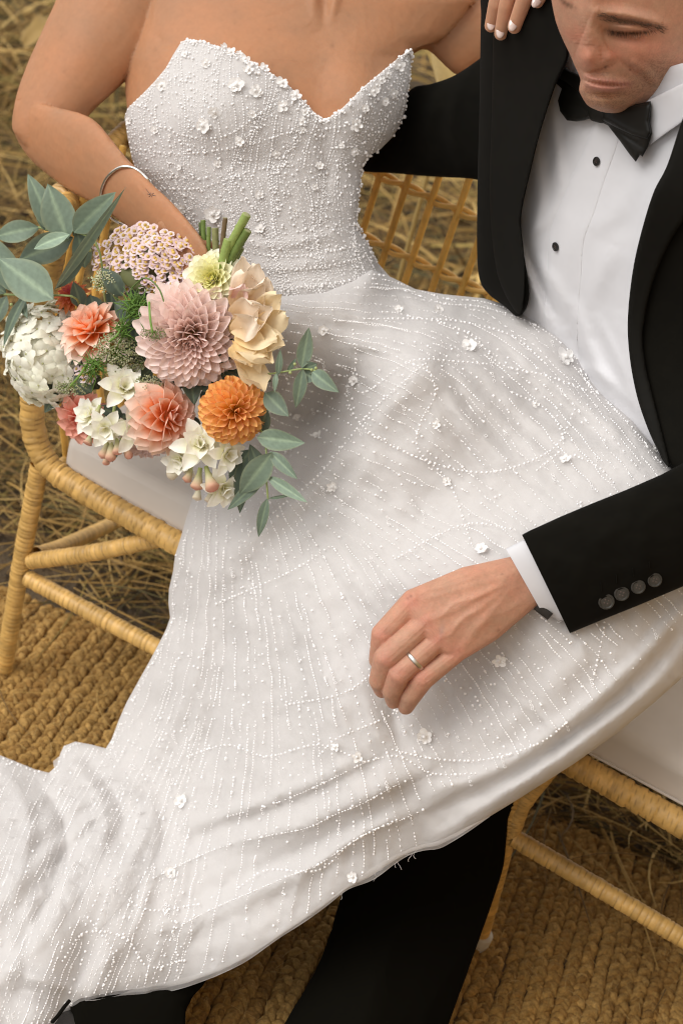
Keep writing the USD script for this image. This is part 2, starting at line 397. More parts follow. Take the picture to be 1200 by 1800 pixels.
def broad_leaf(base, az, L, W, droop, twist, seed):
    r = np.random.default_rng(seed); n = 14; t = np.linspace(0, 1, n)
    e = .9-droop*t*1.9; a = az+twist*t
    d = np.stack([np.cos(e)*np.cos(a), np.cos(e)*np.sin(a), np.sin(e)], 1)*L/n
    c = np.asarray(base)+np.cumsum(d, 0); side = np.stack([-np.sin(a), np.cos(a), .5*np.sin(t*5+seed)], 1)
    w = W*np.sin(np.clip(t*.93+.07, 0, 1)*PI)**.7
    up = np.cross(d, side); up /= np.linalg.norm(up, axis=1, keepdims=True)
    rows = []
    for s in np.linspace(-1, 1, 7): rows.append(c+side*(w*s)[:, None]+up*(w*.45*abs(s)+.006*r.normal(size=n)*abs(s))[:, None])
    v = np.stack(rows, 1).reshape(-1, 3); i, j = np.meshgrid(np.arange(n-1), np.arange(6), indexing='ij'); k = (i*7+j).ravel()
    return v, np.stack([k, k+1, k+8, k+7], 1)
for k, (px, py, y, az, L, W, dr, tw, colr, lab) in enumerate([
        (800, 170, .95, 2.6, .40, .05, .75, .3, (.55, .40, .15), 'broad golden dry leaf showing between the bride and the black sleeve'),
        (775, 120, 1.0, 1.9, .34, .035, .9, -.2, (.50, .36, .14), 'narrow golden dry leaf behind the gap beside the bodice edge'),
        (35, 60, 1.9, 1.2, .35, .045, 1.0, .4, (.34, .22, .07), 'brown hanging dry leaf at the upper left of the background'),
        (80, 30, 2.1, .6, .3, .04, .9, .4, (.38, .27, .10), 'tan dry leaf behind the bride\'s upper arm'),
        (0, 120, 2.2, 3.0, .5, .03, .9, .2, (.30, .22, .08), 'pale dry leaf lying across straw at the left edge')]):
    b = PY(px, py, y)
    th = thing('dry_leaf', lab, 'dry leaf', b, 'dry leaves in the straw')
    v, f = broad_leaf(b-np.array([0, 0, .05]), az, L, W, dr, tw, k)
    part(th, 'blade', (v, f), 'leaf', True, color=np.tile(colr, (len(v), 1)))
    part(th, 'stalk', tube(np.array([b-np.array([0, 0, max(.1, b[2])]), b-np.array([.01, 0, .12]), b-np.array([0, 0, .05])]), [.006, .004, .003], 7), 'leaf', True, color=np.tile(np.array(colr)*.8, (23, 1)))

# braided jute rug: rows of chunky twisted knots on a backing
rug = thing('jute_rug', 'chunky braided golden brown jute rug under the sofa and gown', 'rug', (.3, -.4, 0))
EDGE = lambda x: .25+.17*x
def rug_y(x, s): return EDGE(x)-s
part(rug, 'backing', ([[a, EDGE(a)-(0 if e else 1.7)+(-.012 if e else 0), z] for z in (.001, .010) for a, e in ((-1.3, 1), (1.7, 1), (1.7, 0), (-1.3, 0))],
     [[0, 1, 2, 3], [7, 6, 5, 4], [0, 4, 5, 1], [1, 5, 6, 2], [2, 6, 7, 3], [3, 7, 4, 0]]), 'jute_backing', False)
ux = np.array([1, .17, 0])/math.hypot(1, .17); uy = np.array([-ux[1], ux[0], 0])
kn = []; r = np.random.default_rng(11)
ROW, PITCH, SEG = .0205, .034, 8
S = np.arange(.004, 1.16, .0042)
angs = np.linspace(0, 2*PI, SEG, endpoint=False)
for a in range(int(2.3/ROW)):
    row = -1.0+a*ROW; wob = .0042*(meshkit.fbm(np.stack([S*14, 0*S+a*3.7, 0*S], -1), 3, 3)-.5)*2
    ph0 = r.uniform(0, 6); fl = 1+.16*np.sin(S*31+ph0)
    for k in range(3):
        q = 2*PI*S/PITCH*(1 if a % 2 else 1)+k*2*PI/3+ph0+1.2*(meshkit.noise(np.stack([S*20, 0*S+a, 0*S+k], -1), 9)-.5)
        lat = .0068*np.sin(q)*fl+wob+r.normal(0, .0006); hgt = .0040*np.sin(2*q+.4)+.0105+.0058*(meshkit.fbm(np.stack([S*26, 0*S+a*1.7, 0*S+k*5], -1), 3, 5)-.5)*2
        p = np.array([0, .25, 0])+ux*(row+lat)[:, None]-uy*S[:, None]; p[:, 2] = hgt
        X, Yp, zz = proj(p); vis = (X > -60) & (X < 1260) & (Yp > 950) & (Yp < 1880)
        if vis.sum() < 8: continue
        i0, i1 = np.nonzero(vis)[0][[0, -1]]; p = p[i0:i1+1]; s_ = S[i0:i1+1]
        rad = .0058*(1+.46*(meshkit.fbm(np.stack([s_*90, 0*s_+a*2.3, 0*s_+k*7], -1), 3, 8)-.5)*2)
        v, f = tube(p, rad, SEG, caps=False)
        n = len(p); A_ = np.tile(angs, n); SS_ = np.repeat(s_, SEG)
        tw = .5+.5*np.sin(A_*2+SS_*420+a)
        base = np.array([(.37, .215, .065), (.42, .25, .080), (.30, .165, .048)][r.integers(3)])*r.uniform(.88, 1.1)
        tone = .82+.36*meshkit.fbm(np.stack([SS_*70, A_*0+a*1.9, A_*0+k*3], -1), 3, 4)+.12*(tw-.5)
        rings = np.repeat(p, SEG, 0); v = rings+(v-rings)*(1+.13*(tw-.5))[:, None]
        kn.append((v, f, base*tone[:, None]))
v, f, c = cat(kn)
part(rug, 'braided_weave', (v, f), 'jute', True, color=c, kind='stuff')

def zone_fib(n, r):
    x = r.uniform(-.75, 1.0, n); y = EDGE(x)-r.uniform(.01, 1.0, n); return np.c_[x, y, np.full(n, .0225)]
fv, ff_, fc_ = blades(2600, 33, zone_fib, .008, .030, .0003, .0006, .5, 3)
part(rug, 'stray_fibres', (fv, ff_), 'jute', False, color=np.tile((.42, .28, .11), (len(fv), 1)), kind='stuff')

# ================================================================== rattan sofa
FL = PY(5, 1190, 0.0); FL[2] = 0.0
def wrapped(path, r, pitch=.0075, seed=0, seg=14, rough=1.0, pale=0.0):
    """A cane pole bound with a strip of rattan: each turn of the strip has its own edge, tone and tilt."""
    rr = np.random.default_rng(seed); p = cr(path, spacing=pitch/5); n = len(p)
    t = np.gradient(p, axis=0); L = np.r_[0, np.cumsum(np.linalg.norm(np.diff(p, axis=0), axis=1))]; t /= np.linalg.norm(t, axis=1, keepdims=True)
    u = np.array([.3, .2, 1.0]); N = []
    for i in range(n):
        u = u-t[i]*(u@t[i]); u /= np.linalg.norm(u); N.append(u)
    N = np.array(N); Bn = np.cross(t, N)
    turns = int(L[-1]/pitch)+6
    ed = np.cumsum(rr.uniform(1-.28*rough, 1+.28*rough, turns)); ed = (ed-ed[2])*pitch
    lift = rr.normal(0, .022*rough, turns); tone = rr.uniform(.84, 1.12, turns); slope = rr.normal(.9, .5*rough, turns)
    a = np.linspace(0, 2*PI, seg, endpoint=False)
    s = L[:, None]+pitch*(a/(2*PI))[None]*.9+.0012*rough*np.sin(a*1+L[:, None]*9)
    k = np.clip(np.searchsorted(ed, s)-1, 0, turns-2); ph = (s-ed[k])/(ed[k+1]-ed[k])
    prof = 1+.035*(1-np.abs(2*ph-1)**4)-.055*(np.abs(2*ph-1) > .86)+lift[k]*(1-np.abs(2*ph-1)**6)+.02*rough*(ph-.5)*slope[k]
    rad = np.broadcast_to(r, n) if np.ndim(r) == 0 else np.interp(L/L[-1], np.linspace(0, 1, len(r)), r)
    v = p[:, None]+(rad[:, None]*prof)[..., None]*(np.cos(a)[None, :, None]*N[:, None]+np.sin(a)[None, :, None]*Bn[:, None])
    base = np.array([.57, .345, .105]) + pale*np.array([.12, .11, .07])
    col = base*tone[k][..., None]*np.where(np.abs(2*ph-1) > .9, .66, 1)[..., None]  # edges of each turn darkened: groove shade put into the colour
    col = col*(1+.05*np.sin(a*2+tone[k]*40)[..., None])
    v = v.reshape(-1, 3); i, j = np.meshgrid(np.arange(n-1), np.arange(seg), indexing='ij'); i, j = i.ravel(), j.ravel(); j2 = (j+1) % seg
    f = np.stack([i*seg+j, i*seg+j2, (i+1)*seg+j2, (i+1)*seg+j], 1)
    return v, f, col.reshape(-1, 3)
def cane(path, r, seed=0, seg=8, dark=1.0):
    rr = np.random.default_rng(seed); v, f = tube(cr(path, spacing=.03), r, seg)
    return v, f, np.tile(np.array([.74, .44, .105])*rr.uniform(.85, 1.12)*dark, (len(v), 1))
sofa = thing('rattan_sofa', 'golden rattan sofa with bound cane frame and open spindle back, under the couple', 'sofa', FL)
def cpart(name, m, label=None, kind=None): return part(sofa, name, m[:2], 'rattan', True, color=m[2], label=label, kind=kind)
A0 = PY(240, 915, 0); A1 = PY(1200, 1450, 0); dr = (A1-A0)/np.linalg.norm(A1-A0)
XL = PY(55, 700, 0)[0]
arm_top = [PY(128, 352, .10), PY(112, 372, .04), PY(98, 420, .01), PY(76, 540, 0), PY(58, 690, 0)]
bend = [PY(60, 760, 0), PY(84, 815, 0), PY(135, 855, 0)]
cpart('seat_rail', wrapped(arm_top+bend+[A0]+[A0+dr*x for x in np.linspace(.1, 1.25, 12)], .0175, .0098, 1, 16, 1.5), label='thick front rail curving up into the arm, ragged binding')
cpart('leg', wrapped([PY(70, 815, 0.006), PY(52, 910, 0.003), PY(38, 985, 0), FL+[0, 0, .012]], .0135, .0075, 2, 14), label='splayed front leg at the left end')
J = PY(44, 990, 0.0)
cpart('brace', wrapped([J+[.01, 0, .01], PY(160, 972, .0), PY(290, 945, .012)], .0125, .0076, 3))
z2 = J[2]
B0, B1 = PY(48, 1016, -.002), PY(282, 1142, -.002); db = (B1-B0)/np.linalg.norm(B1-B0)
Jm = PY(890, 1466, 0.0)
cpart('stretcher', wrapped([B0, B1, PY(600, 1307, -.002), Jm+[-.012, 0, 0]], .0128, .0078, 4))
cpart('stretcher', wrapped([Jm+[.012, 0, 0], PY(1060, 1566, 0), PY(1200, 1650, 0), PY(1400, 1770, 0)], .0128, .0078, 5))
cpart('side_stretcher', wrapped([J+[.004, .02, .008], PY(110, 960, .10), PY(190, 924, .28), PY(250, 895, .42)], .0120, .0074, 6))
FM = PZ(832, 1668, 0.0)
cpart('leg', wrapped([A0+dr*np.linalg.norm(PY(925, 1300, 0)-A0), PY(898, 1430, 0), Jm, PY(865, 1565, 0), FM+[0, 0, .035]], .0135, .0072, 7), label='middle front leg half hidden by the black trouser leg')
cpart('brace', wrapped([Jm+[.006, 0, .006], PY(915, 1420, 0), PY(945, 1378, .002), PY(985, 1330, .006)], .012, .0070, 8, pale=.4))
part(sofa, 'foot_cap', tube(np.array([FM+[0, 0, .0], FM+[0, 0, .002], FM+[.003, 0, .036], FM+[.003, 0, .038]]), [.0165, .018, .0165, .010], 18), 'cap_plastic', 30)
YB = .52; zs = .40
BLx = FL[0]+.02
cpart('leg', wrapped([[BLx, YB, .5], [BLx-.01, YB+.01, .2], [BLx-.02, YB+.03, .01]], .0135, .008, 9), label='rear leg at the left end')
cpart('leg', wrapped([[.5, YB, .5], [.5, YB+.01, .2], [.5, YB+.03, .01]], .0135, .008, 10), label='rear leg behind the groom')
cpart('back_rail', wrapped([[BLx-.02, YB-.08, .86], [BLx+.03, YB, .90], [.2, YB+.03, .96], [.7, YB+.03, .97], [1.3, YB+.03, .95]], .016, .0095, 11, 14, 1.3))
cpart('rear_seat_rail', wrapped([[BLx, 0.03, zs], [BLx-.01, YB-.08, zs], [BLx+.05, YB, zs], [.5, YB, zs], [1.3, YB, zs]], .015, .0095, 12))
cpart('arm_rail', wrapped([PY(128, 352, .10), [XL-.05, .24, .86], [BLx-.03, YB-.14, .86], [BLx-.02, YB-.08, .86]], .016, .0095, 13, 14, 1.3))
for k, x in enumerate(np.arange(-.26, 1.25, .0465)):
    cpart('back_spindle', cane([[x, YB-.004, zs], [x+.002, YB+.004, .65], [x+.003, YB+.028, .955]], .0058, k))
for k, y in enumerate(np.arange(.06, .46, .048)):
    cpart('arm_spindle', cane([[BLx-.005, y, zs], [XL-.02, y, .62], [XL-.045*min(1, y*4), y+.02, .855]], .0056, 60+k))
def strand(line, amp, pitch, ph, r):
    p = cr(line, spacing=.004); L = np.r_[0, np.cumsum(np.linalg.norm(np.diff(p, axis=0), axis=1))]
    t = np.gradient(p, axis=0); t /= np.linalg.norm(t, axis=1, keepdims=True); n = np.cross(t, [0, 0, 1.0])
    a = 2*PI*L/pitch+ph
    q = p+n*(amp*np.cos(a))[:, None]+np.array([0, 0, 1.0])*(amp*.62*np.sin(a))[:, None]
    v, f = tube(q, r, 7); return v, f, np.tile(np.array([.74, .45, .12]), (len(v), 1))
for z, yo in ((.815, .018), (.712, .010), (.60, .004), (.49, 0)):
    for ph in (0, PI):
        cpart('woven_strand', strand([[-.28, YB+yo, z], [.4, YB+yo, z], [1.25, YB+yo, z]], .0072, .093, ph, .0042))
for z in (.76, .62, .50):
    for ph in (0, PI):
        cpart('woven_strand', strand([[XL-.012, .03, z], [XL-.03, .2, z], [BLx-.02, .45, z]], .0072, .096, ph, .0042))
# bound roll of flat cane on top of the arm
r = np.random.default_rng(5)
for k in range(9):
    c0 = PY(128, 352, .10)+np.array([-.004, .012*k-.03, .002*k]); a = np.linspace(0, 2*PI, 13)
    cpart('binding_loop', (lambda m: (m[0], m[1], np.tile(np.array([.50, .32, .13])*r.uniform(.8, 1.15), (len(m[0]), 1))))(tube(c0+np.stack([.021*np.cos(a), .006*np.sin(a+k), .021*np.sin(a)], 1), .0052, 6)))

# seat cushion
def rbox(x0, x1, y0, y1, z0, z1, r, nx=40, ny=16):
    M = m3.Manifold.batch_hull([sph((x, y, z), r, 24) for x in (x0+r, x1-r) for y in (y0+r, y1-r) for z in (z0+r, z1-r)])
    k = M.refine_to_length(.02).to_mesh(); return trimesh.Trimesh(k.vert_properties[:, :3], k.tri_verts)
CUY, CUZ0, CUZ1 = .012, .418, .485
cu0 = PY(106, 822, CUY)[0]
cu = rbox(cu0, 1.28, CUY, .50, CUZ0, CUZ1, .018)
vv = np.array(cu.vertices); vv[:, 2] += (meshkit.fbm(vv*[6, 6, 2], 3, 5)-.5)*.012*(vv[:, 2] > .45); vv[:, 1] += (meshkit.fbm(vv*[9, 2, 9], 3, 8)-.5)*.006
tc = thing('seat_cushion', 'long pale beige cloth cushion lying on the rattan seat', 'cushion', (.4, .2, CUZ0))
part(tc, 'cover', (vv, cu.faces), 'cushion', 60)
pp = np.array([[x, CUY+.0015, CUZ0+.010] for x in np.linspace(cu0+.02, 1.26, 60)])
part(tc, 'piping', tube(pp, .0022, 6), 'cushion', True)

# ================================================================== bride: body
BR = thing('person', 'person in white beaded strapless gown sitting with flower bouquet in hand', 'person', (0, .2, 0))
_py = np.array([-260, -100, 0, 60, 100, 190, 230, 300, 400, 480, 560, 640.])
_L = np.array([250, 240, 232, 222, 215, 216, 218, 236, 305, 345, 380, 395.])
_R = np.array([860, 850, 835, 790, 740, 716, 700, 655, 640, 668, 720, 760.])
_Dd = np.array([.07, .085, .095, .10, .105, .105, .105, .10, .095, .095, .10, .10])
D_T = dY(np.array(480.), np.array(230.), np.array(.285))
def torso_mid(px, py): return D_T+.00042*(np.asarray(py)-230)*-0.12+0*np.asarray(px)
def torso(px, py, off=0.0):
    px, py = np.asarray(px, float), np.asarray(py, float)
    L, R = np.interp(py, _py, _L), np.interp(py, _py, _R); u = np.clip((px-(L+R)/2)/((R-L)/2), -1, 1)
    d = torso_mid(px, py)-np.interp(py, _py, _Dd)*np.sqrt(np.maximum(0, 1-u**2))**.8
    b = gauss(px, py, (385, 185), .030, 105, 88, 0)+gauss(px, py, (640, 172), .030, 72, 84, -15)
    b += gauss(px, py, (520, 560), .012, 130, 90)
    return d-b*np.clip(1.3-np.abs(u)**3, 0, 1)+off
chest_o = [(330, -160), (420, -190), (490, -215), (500, -300), (650, -300), (660, -215), (760, -190), (860, -130), (872, -60), (850, 0), (816, 33), (772, 70), (728, 88), (712, 130), (700, 190), (640, 270), (620, 330), (615, 400), (560, 430), (380, 400), (330, 390), (262, 330), (236, 250), (222, 180), (222, 120), (240, 60), (280, -60)]
def chest_extra(px, py):
    e = ridge(px, py, [(548, -60), (552, 0), (560, 40)], .006, 9)+ridge(px, py, [(596, -60), (588, 0), (578, 36)], .006, 9)
    e -= gauss(px, py, (568, 10), .006, 14, 34)
    e += ridge(px, py, [(340, -60), (430, -45), (530, -25)], .005, 16)+ridge(px, py, [(610, -25), (720, -50), (820, -70)], .005, 16)
    e -= ridge(px, py, [(566, 40), (567, 130), (568, 205)], .003, 34)
    e -= ridge(px, py, [(276, 60), (290, 75), (320, 70)], .003, 6)
    return e
chest = inflate(chest_o, lambda x, y: torso(x, y, .006), mode='edge', w=26, T=.004, Tb=.17, step=6, extra=chest_extra)
ub = plane([(190, 0, .26), (90, 210, .13), (260, 60, .27), (20, 200, .12)])
def uarm_extra(px, py): return gauss(px, py, (130, 60), .006, 60, 90, -25)
uarm = inflate([(102, -10), (75, 50), (54, 97), (32, 155), (22, 203), (26, 235), (70, 268), (140, 222), (162, 196), (190, 170), (226, 137), (260, 104), (279, 74), (300, 20), (330, -60), (330, -170), (220, -210), (135, -110)], ub, scale=.82, step=5, extra=uarm_extra)
fb = plane([(95, 235, .105), (250, 355, -.005), (340, 430, -.02), (60, 280, .1)])
farm = inflate([(27, 186), (21, 212), (30, 245), (55, 281), (95, 315), (135, 341), (178, 365), (225, 399), (262, 432), (300, 462), (345, 468), (366, 448), (352, 415), (328, 385), (300, 353), (262, 318), (226, 281), (200, 250), (170, 214), (140, 198), (100, 188), (55, 176), (36, 176)], fb, scale=.84, step=5)
lb = lambda x, y: D_T+.012+.00018*(np.asarray(x, float)-740)
larm = inflate([(690, 40), (700, 82), (722, 96), (742, 86), (758, 90), (774, 106), (792, 124), (808, 130), (842, 112), (890, 60), (960, -20), (1010, -120), (960, -190), (890, -130), (850, -40), (815, 5), (760, 20)][:0]+[(690, 40), (740, 30), (775, 20), (815, 0), (850, -40), (890, -130), (960, -190), (1010, -120), (960, -20), (890, 60), (842, 112), (806, 130), (790, 122), (773, 106), (757, 91), (742, 86), (722, 95), (702, 84)], lb, scale=.7, step=5)
neckd = torso_mid(570, -200)
BB = fuse([mani(chest), mani(uarm), mani(farm), mani(larm),
           chain([(575, -120, 78, neckd-.01), (578, -300, 74, neckd-.02), (585, -360, 90, neckd-.04), (590, -420, 112, neckd-.04), (592, -490, 118, neckd-.03)], 28),
           chain([(980, -150, 40, dY(980., -150., .36)), (1000, -170, 36, dY(1000., -170., .22)), (935, -90, 30, dY(935., -90., .13))]) if True else None,
           ], .0048, 14)
def skin_color(v, base, red, seed=0):
    n = meshkit.fbm(v*[22, 22, 22], 3, seed)[:, None]
    return np.asarray(base)*(.9+.2*n)+np.asarray(red)*(n-.5)
cb = skin_color(BB.vertices, (.395, .188, .094), (.05, -.01, -.02))
X, Yp, Zz = proj(BB.vertices)
frk = np.random.default_rng(3)
for q in range(60):                       # freckles and small moles
    qx, qy = frk.uniform(40, 820), frk.uniform(-10, 300)
    cb *= 1-(.12*np.exp(-((X-qx)**2+(Yp-qy)**2)/3.5**2))[:, None]
body = part(BR, 'body', BB, 'bride_skin', True, color=cb)

# bride's other hand on the groom's shoulder is built after the jacket; hair and the plain back of the head
hd = m3.Manifold.batch_hull([sph(P(596, -480, neckd+.01), .112), sph(P(600, -400, neckd+.06), .098), sph(P(592, -545, neckd-.03), .085)])+m3.Manifold.batch_hull([sph(P(600, -400, neckd+.15), .05), sph(P(600, -350, neckd+.14), .045)])
hh = hd.refine_to_length(.01).to_mesh()
part(BR, 'hair', (hh.vert_properties[:, :3], hh.tri_verts), 'hair_dark', True)

def torus(c, n, R, r, seg=64, s2=10, up=(0, 0, 1)):
    u, w, n = frame(n, up); a = np.linspace(0, 2*PI, seg, endpoint=False); pts = np.asarray(c)+R*(np.cos(a)[:, None]*u+np.sin(a)[:, None]*w)
    b = np.linspace(0, 2*PI, s2, endpoint=False); rad = np.cos(a)[:, None]*u+np.sin(a)[:, None]*w; rr = np.atleast_1d(r)
    v = (pts[:, None]+rr[0]*np.cos(b)[None, :, None]*rad[:, None]+rr[-1]*np.sin(b)[None, :, None]*n).reshape(-1, 3)
    i, j = np.meshgrid(np.arange(seg), np.arange(s2), indexing='ij'); i, j = i.ravel(), j.ravel(); i2, j2 = (i+1) % seg, (j+1) % s2
    return v, np.stack([i*s2+j, i2*s2+j, i2*s2+j2, i*s2+j2], 1)
# tiny line tattoo of a star on the wrist
FSm = Surf(farm); tt = []
for k, an in enumerate(np.arange(0, 2*PI, PI/3)):
    L_ = (8, 5, 6, 7, 5, 6)[k]; q = [P(266+L_*s*math.cos(an+.3), 342+L_*s*.8*math.sin(an+.3), float(FSm(266+L_*s*math.cos(an+.3), 342+L_*s*.8*math.sin(an+.3)))-.0002) for s in (.25, .6, 1)]
    tt.append(tube(np.array(q), .00042, 5))
tt.append(tube(np.array([P(x, y, float(FSm(x, y))-.0002) for x, y in ((256., 331.), (260., 336.), (264., 341.))]), .0003, 5))
part(body, 'tattoo', cat(tt), 'ink', True)
loop = [(182, 364, 0), (177, 342, 0), (185, 316, 0), (201, 299, 0), (219, 292, 0), (241, 298, 0), (262, 318, 0), (276, 346, 1), (272, 376, 2), (256, 395, 2), (234, 400, 2), (208, 391, 2), (191, 379, 1)]
dw = float(fb(225., 345.)); lp = np.array([P(float(x), float(y), (float(FSm(x, y))-.0035 if k == 0 else dw+(.018, .040)[k-1])) for x, y, k in loop])
lp[0] += FW*.006; lp[6] += FW*.004
part(BR, 'bangle', tube(cr(np.vstack([lp, lp[:1]]), spacing=.003), .0019, 10), 'silver', True, label='thin plain silver bangle on the wrist')

# ================================================================== groom
GR = thing('person', 'person in black dinner jacket, white shirt and bow tie, head bowed, embracing the other', 'person', (.35, .3, 0))
shb = field([(990, 150, .235), (1190, 180, .15), (1060, 300, .185), (930, 330, .25), (1000, 450, .20), (930, 540, .25), (1000, 620, .22), (1100, 640, .14), (1150, 740, .10), (1130, 400, .14), (1250, 300, .12)], smooth=1e-3)
def sh_extra(px, py):
    e = ridge(px, py, [(965, 170), (975, 240), (985, 330)], .007, 12)+ridge(px, py, [(940, 260), (948, 350), (935, 420)], .008, 14)
    e += ridge(px, py, [(905, 420), (930, 490), (965, 575)], .012, 10)-ridge(px, py, [(925, 440), (950, 500), (985, 570)], .008, 9)
    e += ridge(px, py, [(930, 440), (990, 530), (1000, 600)], .006, 14)
    e += ridge(px, py, [(1012, 540), (1030, 600), (1070, 690)], .013, 13)-ridge(px, py, [(998, 545), (1012, 610), (1045, 680)], .007, 9)
    e += ridge(px, py, [(1080, 430), (1040, 520), (1040, 600)], .006, 22)+ridge(px, py, [(1090, 560), (1100, 640), (1130, 730)], .006, 14)
    e += ridge(px, py, [(1050, 560), (1080, 620), (1110, 700)], .006, 9)+ridge(px, py, [(1120, 300), (1075, 380), (1030, 400)], .004, 20)
    e += ridge(px, py, [(990, 330), (960, 390), (935, 400)], .003, 10)+ridge(px, py, [(1000, 640), (1060, 660), (1120, 720)], .006, 10)
    e += .003*(meshkit.fbm(np.stack([px/70, py/70, 0*px], -1), 4, 4)-.5)
    return e*1.15
shirt = inflate([(985, 88), (1010, 90), (1060, 120), (1130, 130), (1200, 110), (1280, 100), (1290, 300), (1230, 420), (1190, 560), (1190, 680), (1180, 800), (1120, 780), (1040, 720), (980, 650), (900, 575), (890, 480), (895, 400), (905, 340), (930, 230), (960, 150)], shb, mode='edge', w=14, T=.004, Tb=.14, step=5, extra=sh_extra)
sh = part(GR, 'shirt', (shirt['v'], shirt['f']), 'shirt', True)
SS = Surf(shirt)
PL = cr([(1047, 205), (1030, 250), (1003, 312), (980, 370), (966, 402), (964, 440), (960, 500), (955, 560), (958, 640)], n=9)
PRt = [(q[0]+w_, q[1]+9) for q, w_ in zip(PL, (50, 54, 58, 62, 62, 60, 60, 60, 60))]
plk = inflate([tuple(q) for q in cr(PL, n=40)]+[tuple(q) for q in cr(PRt, n=40)][::-1], lambda x, y: SS(x, y)+.0006, mode='edge', w=9, T=.0024, Tb=.002, step=4, smooth=False)
part(sh, 'placket', (plk['v'], plk['f']), 'shirt', True)
def disc(px, py, d, rpx, thick, mat, parent, name, n=None, holes=True, label=None, dome=.25):
    c = P(px, py, d); n = (C-c)/np.linalg.norm(C-c) if n is None else np.asarray(n)/np.linalg.norm(n); R = rpx*d/FPX
    prof = [(0, 0), (R*.9, 0), (R, thick*.4), (R*.95, thick), (R*.80, thick*1.05), (R*.70, thick*.72), (R*.3, thick*(.72+dome*.1)), (0, thick*(.72+dome*.1))]
    t = trimesh.creation.revolve(np.array(prof), sections=28); u, w, n = frame(n)
    v = np.asarray(t.vertices); v = c+v[:, :1]*u+v[:, 1:2]*w+v[:, 2:]*n
    p = part(parent, name, (v, t.faces), mat, 35, label=label)
    if holes:
        for a, b in ((-.2, -.2), (.2, -.2), (-.2, .2), (.2, .2)):
            hc = c+u*a*R+w*b*R+n*thick*.8
            part(p, 'thread_hole', tube(np.array([hc-n*.0003, hc+n*.0004]), R*.09, 8), 'ink', 30)
    return p
def surf_normal(S, px, py, h=8.):
    a = P(px+h, py, S(px+h, py)[()])-P(px-h, py, S(px-h, py)[()]); b = P(px, py+h, S(px, py+h)[()])-P(px, py-h, S(px, py-h)[()])
    n = np.cross(a, b); n /= np.linalg.norm(n); return n if n@(C-P(px, py, 2.)) > 0 else -n
for x, y in ((1049., 283.), (977., 433.)):
    n = surf_normal(SS, x, y); disc(x, y, float(SS(x, y))-.0028, 8.2, .0022, 'black_button', sh, 'stud', n, holes=True)

# collar wings
for o, off, lab in (([(1138, 176), (1170, 160), (1205, 143), (1265, 112), (1280, 150), (1240, 186), (1202, 212), (1142, 254), (1139, 230), (1143, 205)], .012, 'collar wing on the cheek side'),
               ([(984, 90), (1000, 84), (1018, 128), (1022, 150), (1005, 150), (973, 120)], .006, 'collar edge beside the lapel')):
    cm = inflate(o, lambda x, y, off=off: SS(x, y)-off, mode='edge', w=5, T=.002, Tb=.006, step=3.5, smooth=False)
    part(sh, 'collar', (cm['v'], cm['f']), 'shirt', 50, label=lab)

# jacket
jr = field([(843, 100, .27), (841, 300, .275), (845, 480, .275), (905, 300, .225), (905, 520, .235), (950, 170, .20), (985, 80, .185), (900, 40, .215), (960, -40, .20)], smooth=1e-3)
jfr = inflate([(850, -70), (845, 30), (842, 200), (839, 320), (838, 440), (843, 492), (858, 516), (885, 537), (912, 556), (930, 520), (920, 440), (916, 380), (930, 310), (950, 230), (976, 150), (1000, 95), (985, 40), (975, -40), (960, -90)], jr, mode='edge', w=26, T=.018, Tb=.12, step=6)
rsl = plane([(690, 240, .41), (840, 200, .40), (760, 300, .40)])
rsleeve = inflate([(900, 60), (842, 103), (800, 131), (760, 146), (727, 153), (705, 178), (694, 228), (655, 266), (634, 284), (636, 300), (690, 304), (760, 310), (842, 316), (900, 340), (930, 200)], rsl, scale=.62, step=5,
                  extra=lambda px, py: ridge(px, py, [(770, 160), (750, 230), (770, 300)], .006, 14)+ridge(px, py, [(810, 140), (790, 220), (815, 300)], .006, 12)+.006*(meshkit.fbm(np.stack([px/45, py/45, 0*px], -1), 3, 2)-.5))
jl = field([(1150, 340, .085), (1108, 560, .10), (1130, 740, .05), (1172, 815, .0), (1290, 500, .10), (1290, 800, .03), (1230, 150, .12)], smooth=1e-3)
jfl = inflate([(1225, 150), (1198, 212), (1172, 290), (1148, 338), (1126, 410), (1111, 480), (1103, 560), (1106, 625), (1118, 692), (1136, 748), (1156, 792), (1174, 820), (1230, 850), (1330, 840), (1360, 500), (1340, 120)], jl, mode='edge', w=22, T=.014, Tb=.14, step=6)
lsl = plane([(955, 1025, -.135), (1200, 920, -.05), (1310, 880, .0), (1200, 1030, -.06)])
lsleeve = inflate([(867, 967), (900, 949), (932, 932), (950, 924), (985, 908), (1040, 885), (1100, 861), (1160, 835), (1200, 814), (1290, 760), (1350, 820), (1350, 960), (1290, 1000), (1200, 1031), (1120, 1065), (1050, 1093), (1002, 1113), (950, 1140), (930, 1100), (900, 1030)], lsl, scale=.62, step=5, smooth=False,
                  extra=lambda px, py: .008*(meshkit.fbm(np.stack([px/70, py/50, 0*px], -1), 3, 6)-.5)+ridge(px, py, [(1090, 880), (1130, 950), (1120, 1040)], .003, 18))
def cut_end(m, a, b, keep):
    # a clean open end: cut across the sleeve along the line a-b as it is seen
    pa, pb = P(float(a[0]), float(a[1]), 1.9), P(float(b[0]), float(b[1]), 1.9); n = np.cross(pa-C, pb-C); n /= np.linalg.norm(n)
    if (P(float(keep[0]), float(keep[1]), 1.9)-C)@n < 0: n = -n
    M = mani(m)
    if M is None: return m['v'], m['f']
    k = M.trim_by_plane([float(x) for x in n], float(n@C)).to_mesh(); return np.array(k.vert_properties[:, :3], float), np.array(k.tri_verts)
lsl_vf = cut_end(lsleeve, (917, 940), (1001, 1113), (1150, 950))
jk = part(GR, 'jacket', cat([(m['v'], m['f']) for m in (jfr, jfl)]), 'suit', True)
